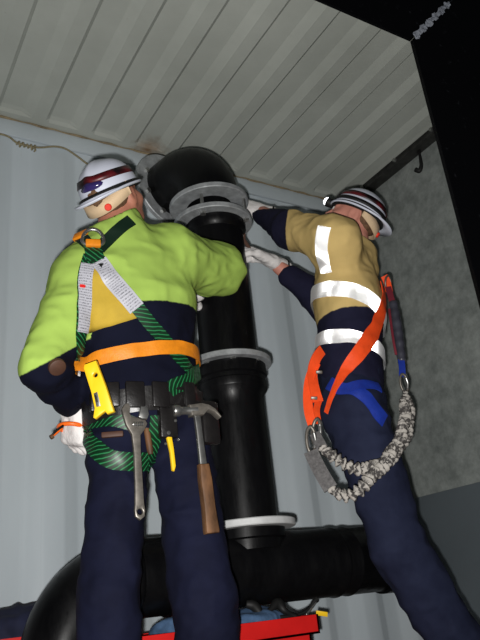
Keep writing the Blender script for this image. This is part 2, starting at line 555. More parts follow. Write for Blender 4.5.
        Q = np.concatenate(quads); Q = Q[(Q >= 0).all(1)]
        return V, Q

    def obj(s, name, m, parent=None, attrs=None, relax=1):
        V, Q = s.mesh()
        for _ in range(relax):                       # a light smoothing pass
            S = np.zeros_like(V); cn = np.zeros(len(V))
            for k in range(4):
                np.add.at(S, Q[:, k], V[Q[:, (k + 1) % 4]]); np.add.at(cn, Q[:, k], 1)
            V = V * 0.5 + 0.5 * S / np.maximum(cn, 1)[:, None]
        me = bpy.data.meshes.new(name)
        me.vertices.add(len(V)); me.vertices.foreach_set('co', V.astype(np.float32).ravel())
        me.loops.add(Q.size); me.loops.foreach_set('vertex_index', Q.astype(np.int32).ravel())
        me.polygons.add(len(Q)); me.polygons.foreach_set('loop_start', (np.arange(len(Q)) * 4).astype(np.int32))
        me.update(calc_edges=True); me.validate()
        if attrs:
            for nm, fn in attrs.items():
                a = me.attributes.new(nm, 'FLOAT', 'POINT'); a.data.foreach_set('value', fn(V).astype(np.float32))
        o = link(name, me, m, parent, True)
        return o, V, Q


def bvh_of(*meshes):
    v = []; f = []
    for V, Q in meshes:
        k = len(v); v += [tuple(p) for p in V]; f += [tuple(int(i) + k for i in q) for q in Q]
    return BVHTree.FromPolygons(v, f)


def hit(bvh, px, py, off=0.0, fallback_y=None):
    d = raydir(px, py); r = bvh.ray_cast(CAMP, d)
    if r[0] is None:
        p = W(px, py, fallback_y if fallback_y else 1.6); q = bvh.find_nearest(p)
        return q[0] + q[1] * off
    return r[0] + r[1] * off


def surf_path(bvh, px_list, fallback_y=1.6, n=6):
    L = catmull([Vector((x, y, 0)) for x, y in px_list], n)
    return [hit(bvh, p.x, p.y, 0, fallback_y) for p in L]


def ring_path(bvh, c, a0, a1, zf, n=72, R=0.6):
    out = []
    for i in range(n + 1):
        a = a0 + (a1 - a0) * i / n; z = zf(a)
        d = Vector((math.cos(a), math.sin(a), 0)); o = Vector((c[0], c[1], z)) + d * R
        r = bvh.ray_cast(o, -d)
        if r[0] is not None and r[3] < R: out.append(r[0])
    return out


def ribbon(name, pts, width, m, parent, bvh=None, off=0.003, th=0.003, step=0.008, closed=False, smooth=3, view=None):
    P = resample(pts, step, closed); N = len(P); nr = []
    for p in P:
        if bvh is not None:
            q = bvh.find_nearest(p); nr.append(q[1].copy())
        else: nr.append((view or -FWD).copy())

    def sm(L, fix):
        o = []
        for i in range(N):
            if closed: o.append((L[i - 1] + L[i] * 2 + L[(i + 1) % N]) / 4)
            elif i in (0, N - 1) and fix: o.append(L[i])
            else: o.append((L[max(i - 1, 0)] + L[i] * 2 + L[min(i + 1, N - 1)]) / 4)
        return o
    for _ in range(smooth): P = sm(P, True); nr = sm(nr, False)
    v = []; f = []; uvs = []; s = 0; C = 5
    for i in range(N):
        t = (P[(i + 1) % N] - P[i - 1]) if closed else (P[min(i + 1, N - 1)] - P[max(i - 1, 0)])
        t.normalize(); n_ = (nr[i] - t * nr[i].dot(t)).normalized(); sd = t.cross(n_)
        if i: s += (P[i] - P[i - 1]).length
        wd = width(s) if callable(width) else width
        row = []
        for k in range(C):
            u = (k / (C - 1) - 0.5) * wd
            p = P[i] + sd * u
            if bvh is not None:
                q = bvh.find_nearest(p)
                dd = (p - q[0]).dot(q[1])
                if dd < off: p = p + n_ * (off - dd)
                elif dd < 0.03: p = p + n_ * (off - dd) * 0.7
            row.append((p, u))
        for p, u in row: v.append(p + n_ * th); uvs.append((s, u))
        for p, u in reversed(row): v.append(p); uvs.append((s, u))
    K = 2 * C
    for i in range(N if closed else N - 1):
        j = (i + 1) % N
        for k in range(K):
            l = (k + 1) % K; f.append((i * K + k, j * K + k, j * K + l, i * K + l))
    if not closed: f.append(tuple(range(K))); f.append(tuple(reversed(range((N - 1) * K, N * K))))
    o = pydata(name, v, f, m, parent)
    bm = bmesh.new(); bm.from_mesh(o.data); bmesh.ops.recalc_face_normals(bm, faces=bm.faces)
    for e in bm.edges:
        if len(e.link_faces) == 2 and e.calc_face_angle(0) > 0.9: e.smooth = False
    bm.to_mesh(o.data); bm.free()
    u = o.data.uv_layers.new(name='UVMap')
    for lp in o.data.loops: u.data[lp.index].uv = uvs[lp.vertex_index]
    return o


def cube_corner_sheet(name, pts, width, m, parent, bvh, off=0.006, pitch=0.0032, closed=False):
    """retroreflective sheeting: an array of tiny concave cube corners laid on the cloth"""
    P = resample(pts, 0.006, closed)
    if closed: P = P + [P[0]]
    for _ in range(4): P = [P[0] if not closed else (P[-2] + P[0] * 2 + P[1]) / 4] + [(P[i - 1] + P[i] * 2 + P[i + 1]) / 4 for i in range(1, len(P) - 1)] + [P[-1] if not closed else (P[-2] + P[0] * 2 + P[1]) / 4]
    NR = [bvh.find_nearest(p)[1].copy() for p in P]
    for _ in range(6): NR = [(NR[max(i - 1, 0)] + NR[i] * 2 + NR[min(i + 1, len(P) - 1)]).normalized() for i in range(len(P))]
    S = [0.0]
    for i in range(1, len(P)): S.append(S[-1] + (P[i] - P[i - 1]).length)
    rows_ = []
    NC = 7
    for i in range(len(P)):
        t = (P[min(i + 1, len(P) - 1)] - P[max(i - 1, 0)]).normalized(); n_ = (NR[i] - t * NR[i].dot(t)).normalized(); sd = t.cross(n_)
        rr = []
        for k_ in range(NC):
            p = P[i] + sd * ((k_ / (NC - 1) - 0.5) * width); q = bvh.find_nearest(p); dd = (p - q[0]).dot(q[1])
            if dd < off: p = p + n_ * (off - dd)
            elif dd < 0.03: p = p + n_ * (off - dd) * 0.7
            rr.append(list(p))
        rows_.append((rr, list(n_)))
    G = np.array([r[0] for r in rows_]); GN = np.array([r[1] for r in rows_]); S = np.array(S)
    for _ in range(3):
        G[1:-1] = (G[:-2] + 2 * G[1:-1] + G[2:]) / 4
    a = pitch / math.sqrt(2)
    e3 = np.array([1, 1, 1]) / math.sqrt(3); e1 = np.array([1, -1, 0]) / math.sqrt(2); e2 = np.cross(e3, e1)
    E = np.eye(3) * a; B = np.stack([e1, e2, e3])
    R_ = int(max(S[-1], width) / (a * 0.7)) + 4
    ii, jj = np.meshgrid(np.arange(-R_, R_ + 1), np.arange(-R_, R_ + 1), indexing='ij'); ii = ii.ravel(); jj = jj.ravel()
    c_ = np.stack([ii, jj, -(ii + jj)], -1) * a; q = c_ @ B.T
    cells = c_[(q[:, 0] > 0.002) & (q[:, 0] < S[-1] - 0.002) & (np.abs(q[:, 1]) < width / 2 - 0.002)]
    V = []
    for (u, v_) in ((0, 1), (1, 2), (2, 0)):
        V.append(np.stack([cells, cells + E[u], cells + E[u] + E[v_], cells + E[v_]], 1))
    V = np.concatenate(V, 0).reshape(-1, 3) @ B.T
    s_ = np.clip(V[:, 0], 0, S[-1]); idx = np.clip(np.searchsorted(S, s_) - 1, 0, len(S) - 2); fs = ((s_ - S[idx]) / np.maximum(S[idx + 1] - S[idx], 1e-9))[:, None]
    cu = np.clip((V[:, 1] / width + 0.5) * (NC - 1), 0, NC - 1 - 1e-6); ci = cu.astype(int); fc = (cu - ci)[:, None]
    X = (G[idx, ci] * (1 - fc) + G[idx, ci + 1] * fc) * (1 - fs) + (G[idx + 1, ci] * (1 - fc) + G[idx + 1, ci + 1] * fc) * fs
    N_ = GN[idx] * (1 - fs) + GN[idx + 1] * fs; N_ /= np.linalg.norm(N_, axis=1)[:, None]
    X = X + N_ * V[:, 2:3]
    me = bpy.data.meshes.new(name); n = len(X)
    me.vertices.add(n); me.vertices.foreach_set('co', X.astype(np.float32).ravel()); me.loops.add(n); me.loops.foreach_set('vertex_index', np.arange(n, dtype=np.int32))
    me.polygons.add(n // 4); me.polygons.foreach_set('loop_start', (np.arange(n // 4) * 4).astype(np.int32)); me.update(calc_edges=True)
    return link(name, me, m, parent, False)


# ================================================================== THE CONTAINER
D = 2.46; ZC = 2.467; XR = 2.37; XL = -1.6; YF = 1.30


def trap(t, up, hi, dn):
    """trapezoid wave over one pitch: rise over `up`, flat `hi`, fall over `dn`"""
    if t < up: return t / up
    if t < up + hi: return 1
    if t < up + hi + dn: return 1 - (t - up - hi) / dn
    return 0


def corrugated_wall():
    pit = 0.2735; x0 = 1.832 - pit * 16; prof = []
    for i in range(20):
        for t, h in ((0, 0.05), (0.006, 0.14), (0.049, 0.86), (0.055, 0.95), (0.063, 1), (0.120, 1), (0.130, 0.95), (0.138, 0.86), (0.188, 0.14), (0.197, 0.05), (0.206, 0), (0.2655, 0)):
            x = x0 + i * pit + t
            if XL <= x <= XR: prof.append((x, h))
    prof = [(XL, 0)] + prof + [(XR, 0)]
    zs = [0.0, 0.10, 0.13, 2.36, 2.385, ZC]
    sc = [0, 0, 1, 1, 0, 0]
    v = []; f = []
    for z, s in zip(zs, sc):
        for x, h in prof: v.append((x, D - 0.016 + 0.030 * h * s, z))
    n = len(prof)
    for j in range(len(zs) - 1):
        for i in range(n - 1): f.append((j * n + i, j * n + i + 1, (j + 1) * n + i + 1, (j + 1) * n + i))
    o = pydata('wall_back', v, f, 'wall', None, True)
    tag(o, kind='structure')


def corrugated_ceiling():
    pit = 0.2058; prof = []
    x0 = 0.636 - pit * 11
    for i in range(20):
        for t, h in ((0, 0), (0.016, 1), (0.105, 1), (0.150, 0)):
            x = x0 + i * pit + t
            if XL <= x <= XR: prof.append((x, h))
    prof = [(XL, 0)] + prof + [(XR, 0)]
    ys = [YF, YF + 0.03, YF + 0.06] + [YF + 0.1 * k for k in range(1, 11)] + [D - 0.105, D - 0.085, D - 0.07, D - 0.02]
    sc = [1, 1, 1] + [1] * 10 + [1, 0.7, 0.0, 0.0]
    v = []; f = []
    for y, s in zip(ys, sc):
        for x, h in prof: v.append((x, y, ZC + 0.014 * h * s))
    n = len(prof)
    for j in range(len(ys) - 1):
        for i in range(n - 1): f.append((j * n + i, (j + 1) * n + i, (j + 1) * n + i + 1, j * n + i + 1))
    o = pydata('ceiling', v, f, 'ceiling', None, False)
    tag(o, kind='structure')


corrugated_wall(); corrugated_ceiling()
o = tag(box('trim_1', (XL, D - 0.035, ZC - 0.085), (XR, D - 0.017, ZC - 0.002), 'wall', None, 0.006), 'white painted top rail above the corrugated wall', None, kind='structure')
# bead of sealant along the joint of rail and ceiling
v = []; pts = [Vector((XL + (XR - XL) * i / 120, D - 0.037 + 0.002 * math.sin(i * 1.7), ZC - 0.004 + 0.0015 * math.sin(i * 2.3))) for i in range(121)]
o = tube('trim_2', pts, lambda s, t: 0.0042 + 0.0016 * math.sin(s * 40), 'sealant', None, 8, raw=True); tag(o, kind='structure')
tag(box('floor', (XL, -0.6, -0.04), (XR + 0.05, D + 0.03, 0.0), 'floor'), kind='structure')
tag(box('wall_right', (XR, YF, 0.80), (XR + 0.06, D + 0.02, ZC + 0.03), 'concrete'), kind='structure')
pl = tag(box('baseboard_right', (XR - 0.012, YF - 0.02, 0.0), (XR + 0.06, D - 0.02, 0.822), 'lower_plate', None, 0.003), kind='structure')
rail = tag(box('trim_3', (XR - 0.065, YF, ZC - 0.034), (XR + 0.001, D - 0.03, ZC - 0.001), 'dark_steel', None, 0.004), kind='structure')
for i, y in enumerate((1.72, 1.98, 2.24)):
    lathe('bolt', [(0, 0.012), (0.009, 0.012), (0.011, 0.008), (0.011, 0), (0, 0)], frame(Vector((XR - 0.065, y, ZC - 0.017)), Vector((0, 1, 0)), Vector((0, 0, 1)), Vector((-1, 0, 0))), 'steel', rail, 8)
# small black hook hanging under the rail
hk = empty('wall_hook', W(407, 150, 1.79), 'small black hook hanging from the dark rail on the grey wall', 'hook')
hp = Vector((XR - 0.03, 1.85, ZC - 0.045))
tube('hook_body', [hp + Vector((0, 0, 0)), hp + Vector((-0.004, 0.0, -0.05)), hp + Vector((-0.006, 0.004, -0.085)), hp + Vector((-0.012, 0.018, -0.105)), hp + Vector((-0.018, 0.032, -0.09))], lambda s, t: 0.006 + 0.006 * t, 'black_trim', hk, 10)
lathe('hook_eye', [(0.013, -0.004), (0.013, 0.004), (0.006, 0.004), (0.006, -0.004), (0.013, -0.004)], frame(hp, Vector((0, 1, 0)), Vector((0, 0, 1)), Vector((1, 0, 0))), 'black_trim', hk, 16)

# black frame around the opening through which the picture is taken
CX, CZ = 1.748, 2.387                       # lower corner of the opening
fr = empty('opening_frame', Vector((2.2, YF - 0.04, 0)), 'black steel frame around the opening, top beam and wide right post', 'frame')
mt = W(452, 0, YF); mx, mz = (mt.x - CX), (mt.z - CZ); k = 1.35 / mz
MXE = CX + mx * k; MZE = CZ + 1.35
def prism_y(name, poly, y0, y1, m, parent):
    bm = bmesh.new(); a = [bm.verts.new((x, y0, z)) for x, z in poly]; b = [bm.verts.new((x, y1, z)) for x, z in poly]
    bm.faces.new(a); bm.faces.new(b[::-1]); n = len(poly)
    for i in range(n): bm.faces.new((a[i], b[i], b[(i + 1) % n], a[(i + 1) % n]))
    return from_bm(name, bm, m, parent)
prism_y('top_beam', [(XL, CZ), (CX, CZ), (MXE, MZE), (XL, MZE)], YF - 0.010, YF, 'black_panel', fr)
prism_y('side_post', [(CX + 0.002, 0.0), (3.4, 0.0), (3.4, MZE), (MXE + 0.002, MZE), (CX + 0.002, CZ)], YF - 0.014, YF, 'black_panel', fr)
# crumpled silver tape along the mitre joint
dirm = Vector((mx, 0, mz)).normalized(); per = Vector((-dirm.z, 0, dirm.x)); vv = []; ff = []
NS = 40
for i in range(NS + 1):
    s = 0.012 + 0.42 * i / NS
    for j in range(5):
        u = (j / 4 - 0.5) * (0.012 + 0.016 * (0.5 + 0.5 * math.sin(i * 0.9)) + 0.01 * random.random())
        p = Vector((CX, YF - 0.018, CZ)) + dirm * s + per * u
        p.y -= 0.009 * random.random(); vv.append(p)
for i in range(NS):
    for j in range(4):
        q = i * 5 + j; ff.append((q, q + 1, q + 6, q + 5))
tp = pydata('joint_tape', vv, ff, 'tape', fr, True); tp['label'] = 'crumpled shiny silver tape along the corner joint'

# tan cord strung along the top of the wall
YC = D - 0.05
rp = empty('cord', W(30, 147, YC), 'thin tan cord knotted and strung along the top of the white wall', 'cord')
tube('cord_run', [W(-60, 128, YC), W(-20, 131, YC), W(0, 134, YC), W(9, 137, YC), W(17, 143, YC - 0.01), W(24, 145, YC - 0.01), W(33, 147, YC - 0.01), W(42, 147.5, YC), W(55, 146.5, YC), W(66, 149, YC), W(78, 157, YC), W(92, 166, YC), W(120, 172, YC), W(165, 176, YC)], 0.0042, 'rope', rp, 8)
kp = []
for i in range(60):
    t = i / 59; c = W(17 + 18 * t, 143.5 + 4.5 * t, YC - 0.012); a = t * 2 * math.pi * 4.5
    kp.append(c + Vector((0, math.cos(a), 0)) * 0.009 + Vector((0.15, 0, 1)) * math.sin(a) * 0.009 * (0.7 + 0.5 * math.sin(t * 9)))
tube('knot', kp, 0.004, 'rope', rp, 8, raw=True)
tube('cord_end', [W(33, 147, YC - 0.012), W(35.5, 150, YC - 0.014), W(34, 151.5, YC - 0.014)], 0.0035, 'rope', rp, 8)


# ================================================================== PIPEWORK
PX, PY = 1.145, 1.89; PR = 0.099
Z0 = 0.45
def vz(x, y, z): return frame(Vector((x, y, z)), Vector((1, 0, 0)), Vector((0, 1, 0)), Vector((0, 0, 1)))


def bolt(name, p, ax, parent, L=0.05, r=0.012):
    x, y, z = ortho(ax, Vector((0.3, 0.2, 0.9)) if abs(ax.z) < 0.9 else Vector((1, 0, 0)))
    return lathe(name, [(0, -L / 2), (r, -L / 2), (r, -L / 2 + 0.012), (0.007, -L / 2 + 0.012), (0.007, L / 2 - 0.01), (r, L / 2 - 0.01), (r, L / 2), (0, L / 2)], frame(p, x, y, z), 'steel', parent, 6)


def ring_flange(name, parent, mtx, ro, ri, th, nb=8, bolts=True, m='galv', bl=0.05):
    bv = 0.003
    f = lathe(name, [(ri, -th / 2), (ro - bv, -th / 2), (ro, -th / 2 + bv), (ro, th / 2 - bv), (ro - bv, th / 2), (ri, th / 2), (ri, -th / 2)], mtx, m, parent, 56)
    if bolts:
        ax = (mtx.to_3x3() @ Vector((0, 0, 1))).normalized()
        for i in range(nb):
            a = 2 * math.pi * (i + 0.5) / nb
            bolt('bolt', mtx @ Vector(((ro + ri) / 2 * math.cos(a), (ro + ri) / 2 * math.sin(a), 0)), ax, f, bl, 0.011)
    return f


zb, zm, z2, z1 = Z0 + 0.222, Z0 + 0.756, Z0 + 1.318, Z0 + 1.400
# lower riser
lr = empty('lower_riser_pipe', Vector((PX, PY, zb)), 'black vertical pipe between the horizontal pipe and the middle grey flange', 'pipe')
lathe('pipe_body', [(0.085, zb + 0.012), (PR + 0.004, zb + 0.012), (PR + 0.004, zm - 0.16), (PR + 0.005, zm - 0.12), (PR + 0.019, zm - 0.10), (PR + 0.021, zm - 0.095), (PR + 0.021, zm - 0.072), (PR + 0.017, zm - 0.068), (PR + 0.017, zm - 0.055), (PR + 0.024, zm - 0.05), (PR + 0.024, zm - 0.012), (0.085, zm - 0.012), (0.085, zb + 0.012)], vz(PX, PY, 0), 'pipe', lr, 56)
ring_flange('base_flange', lr, vz(PX + 0.006, PY, zb), 0.152, 0.088, 0.022, 8, False, m='zinc')
# upper riser
ur = empty('upper_riser_pipe', Vector((PX, PY, zm)), 'black vertical pipe between the middle flange and the paired top flanges', 'pipe')
lathe('pipe_body', [(0.082, zm + 0.009), (PR, zm + 0.009), (PR, z2 - 0.05), (PR + 0.012, z2 - 0.035), (PR + 0.014, z2 - 0.009), (0.082, z2 - 0.009), (0.082, zm + 0.009)], vz(PX, PY, 0), 'pipe', ur, 56)
ring_flange('middle_flange', ur, vz(PX - 0.004, PY, zm), 0.148, 0.086, 0.02, 8, bl=0.032)
ring_flange('top_flange', ur, vz(PX - 0.010, PY, z2), 0.147, 0.086, 0.02, 8, False)
# elbow, still being bolted on and a little askew
eb = empty('elbow_pipe', Vector((PX, PY, z1)), 'black pipe elbow with grey flanges at the top of the riser', 'pipe elbow')
tl = Matrix.Rotation(math.radians(-3), 4, 'Y')
ef = vz(PX - 0.020, PY, z1) @ tl
ring_flange('lower_flange', eb, ef, 0.150, 0.086, 0.02, 8, False)
ed = Vector((-0.25, 0.97, 0)).normalized(); RB = 0.140; RE = 0.118
def arc_pipe(name, c0, up, out, Rb, r, m, parent, n=20, seg=48, pre=0.02, post=0.03, bands=()):
    pts = [c0 - up * pre, c0] if pre else [c0]
    cc = c0 + out * Rb
    for i in range(1, n + 1):
        a = math.pi / 2 * i / n; pts.append(cc - out * Rb * math.cos(a) + up * Rb * math.sin(a))
    pts.append(pts[-1] + out * post)
    return tube(name, pts, r, m, parent, seg, raw=True), pts
eup = (tl.to_3x3() @ Vector((0, 0, 1)))
eb_o, epts = arc_pipe('elbow_body', ef @ Vector((0, 0, 0.01)) + eup * 0.03, eup, (ed - eup * ed.dot(eup)).normalized(), RB, RE, 'pipe', eb, pre=0.025, post=0.06)
eo = (epts[-1] - epts[-2]).normalized()
xx, yy, zz = ortho(eo, Vector((0, 0, 1)))
ring_flange('outlet_flange', eb, frame(epts[-1] + eo * 0.01, xx, yy, zz), 0.165, 0.086, 0.02, 8, True, bl=0.034)
# bolts being fitted between the paired flanges
for i, a in enumerate((-2.45, -0.9, 0.2, 1.4)):
    b = bolt('flange_bolt', Vector((PX + 0.122 * math.cos(a), PY + 0.122 * math.sin(a), (z1 + z2) / 2 - 0.002)), Vector((0, 0, 1)), None, 0.115, 0.012)
    tag(b, ['long steel bolt through the paired top flanges, front left, catching the light', 'long steel bolt through the paired top flanges, front right', 'long steel bolt through the paired top flanges, beside the gloved hand', 'long steel bolt through the paired top flanges at the back'][i], 'bolt', 'bolts of the paired top flanges')

# horizontal header pipe with tee, coupling and bend
HZ = Z0 + 0.098; HR = 0.106
tp_ = empty('tee_pipe', Vector((PX, PY, HZ - HR)), 'black horizontal pipe with a tee under the riser and a long bend at the left', 'pipe')
hx = frame(Vector((0, PY, HZ)), Vector((0, 1, 0)), Vector((0, 0, 1)), Vector((1, 0, 0)))
BX = 0.758
lathe('pipe_body', [(0.1, BX), (HR, BX), (HR, 1.0), (HR, 1.44), (HR + 0.004, 1.45), (HR + 0.004, 1.455), (HR, 1.46), (HR, 1.50), (HR + 0.003, 1.505), (HR + 0.003, 1.51), (HR, 1.515), (HR, 1.70), (0.1, 1.70), (0.1, BX)], hx, 'pipe', tp_, 56)
lathe('branch', [(0.08, HZ + 0.05), (PR + 0.012, HZ + 0.05), (PR + 0.012, zb - 0.045), (PR + 0.022, zb - 0.04), (PR + 0.022, zb - 0.013), (0.08, zb - 0.013), (0.08, HZ + 0.05)], vz(PX, PY, 0), 'pipe', tp_, 48)
for x in (0.93, 0.985, 0.86): lathe('weld_bead', [(HR - 0.002, x - 0.008), (HR + 0.005, x - 0.004), (HR + 0.005, x + 0.004), (HR - 0.002, x + 0.008), (HR - 0.002, x - 0.008)], hx, 'pipe', tp_, 48)
bo, bpts = arc_pipe('bend', Vector((BX, PY, HZ)), Vector((-1, 0, 0)), Vector((0, 0, -1)), 0.200, HR, 'pipe', tp_, pre=0.0, post=0.20)
ring_flange('floor_flange', tp_, vz(bpts[-1].x, PY, 0.03), 0.17, 0.10, 0.02, 8)
lathe('floor_stub', [(0.1, 0.0), (HR, 0.0), (HR, 0.2), (0.1, 0.2), (0.1, 0.0)], vz(bpts[-1].x, PY, 0.0), 'pipe', tp_, 48)
lathe('end_cap', [(0, 1.72), (HR - 0.01, 1.72), (HR + 0.008, 1.71), (HR + 0.008, 1.66), (HR, 1.66)], hx, 'pipe', tp_, 48)
# ================================================================== PEOPLE
UPV = Vector((0, 0, 1))


def head_field(F, c, up, fwd, k=1.0):
    """head features in the frame (side, forward, up)"""
    sd = fwd.cross(up).normalized(); fr_ = (sd, fwd, up)

    def L(x, y, z): return c + sd * x * k + fwd * y * k + up * z * k
    F.ell(L(0, -0.012, 0.035), (0.076 * k, 0.096 * k, 0.085 * k), 0.02, fr_)
    F.ell(L(0, 0.022, -0.035), (0.062 * k, 0.070 * k, 0.080 * k), 0.03, fr_)
    F.ell(L(0, 0.055, -0.092), (0.034 * k, 0.030 * k, 0.026 * k), 0.035, fr_)          # chin
    F.cone(L(0, 0.094, 0.012), L(0, 0.112, -0.026), 0.008, 0.013, 0.012)                # nose
    F.ell(L(0, 0.088, 0.022), (0.052 * k, 0.012 * k, 0.011 * k), 0.014, fr_)            # brow
    for s_ in (-1, 1):
        F.ell(L(0.031 * s_, 0.094, 0.004), (0.015, 0.011, 0.010), 0.006, fr_, sub=True) # eye sockets
        F.ell(L(0.031 * s_, 0.082, 0.003), (0.0125, 0.0125, 0.011), 0.004, fr_)         # eyeballs
        F.ell(L(0.042 * s_, 0.062, -0.028), (0.022, 0.022, 0.020), 0.02, fr_)           # cheeks
        F.ell(L(0.077 * s_, -0.008, -0.008), (0.009, 0.020, 0.032), 0.008, fr_)         # ears
        F.ell(L(0.086 * s_, -0.004, -0.006), (0.006, 0.010, 0.018), 0.004, fr_, sub=True)
    F.ell(L(0, 0.097, -0.056), (0.026, 0.010, 0.007), 0.008, fr_)                       # lips
    F.ell(L(0, 0.108, -0.0565), (0.024, 0.006, 0.0022), 0.003, fr_, sub=True)           # mouth line
    return L


def hand(parent, name, wrist, d, nrm, side, curl, m='glove', spread=0.0, size=1.0, thumb=0.5):
    """five-fingered gloved hand. d: towards the fingers, nrm: palm normal (fingers curl that way), side: thumb side +-1"""
    d = d.normalized(); nrm = (nrm - d * nrm.dot(d)).normalized(); lat = d.cross(nrm) * side   # lat points to the thumb
    z = size
    F = Field(wrist - Vector((0.17, 0.17, 0.17)), wrist + Vector((0.17, 0.17, 0.17)) + d * 0.06, 0.0034)

    def Lc(a, b, c): return wrist + d * a * z + lat * b * z + nrm * c * z
    F.cone(Lc(-0.055, 0, 0), Lc(0.0, 0, 0), 0.035 * z, 0.031 * z, 0.015, (d, lat, nrm), (1, 0.9, 1.15))
    for b in (-0.026, -0.009, 0.009, 0.026):
        F.cone(Lc(0.005, b * 0.75, 0), Lc(0.085, b * 1.12, 0), 0.019 * z, 0.0155 * z, 0.014)
    lens = [(0.036, 0.024, 0.019), (0.042, 0.028, 0.021), (0.045, 0.030, 0.022), (0.040, 0.026, 0.021)]
    for i, b in enumerate((-0.033, -0.011, 0.0115, 0.0335)):
        p = Lc(0.088 - abs(b) * 0.12, b, 0); ang = 0.0; cu = curl[i] if hasattr(curl, '__len__') else curl
        dr = (d + lat * (spread * b * 8)).normalized(); r = 0.0108 * z
        for j, ln in enumerate(lens[i]):
            ang += cu * (0.8, 1.0, 0.7)[j]
            q = p + (dr * math.cos(ang) + nrm * math.sin(ang)) * ln * z
            F.cone(p, q, r, r * 0.92, 0.004 if j else 0.007); p = q; r *= 0.92
    t0 = Lc(0.022, 0.028, 0.004); t1 = Lc(0.048, 0.052, 0.016 + 0.02 * thumb); t2 = Lc(0.078, 0.054 - 0.012 * thumb, 0.026 + 0.035 * thumb); t3 = Lc(0.100, 0.047 - 0.02 * thumb, 0.032 + 0.045 * thumb)
    F.cone(t0, t1, 0.017 * z, 0.0135 * z, 0.012); F.cone(t1, t2, 0.0130 * z, 0.0118 * z, 0.004); F.cone(t2, t3, 0.0115 * z, 0.0102 * z, 0.004)
    F.folds(0.0035, 60, seed=side * 3.1)
    o, V, Q = F.obj(name, m, parent)
    # dark hem round the cuff
    c0 = Lc(-0.052, 0, 0); pts = []
    for i in range(28):
        a = 2 * math.pi * i / 28; pts.append(c0 + (lat * math.cos(a) * 0.0395 + nrm * math.sin(a) * 0.031) * z)
    tube('cuff_hem', pts, 0.0038, 'black_trim', o, 8, closed=True, raw=True)
    return o


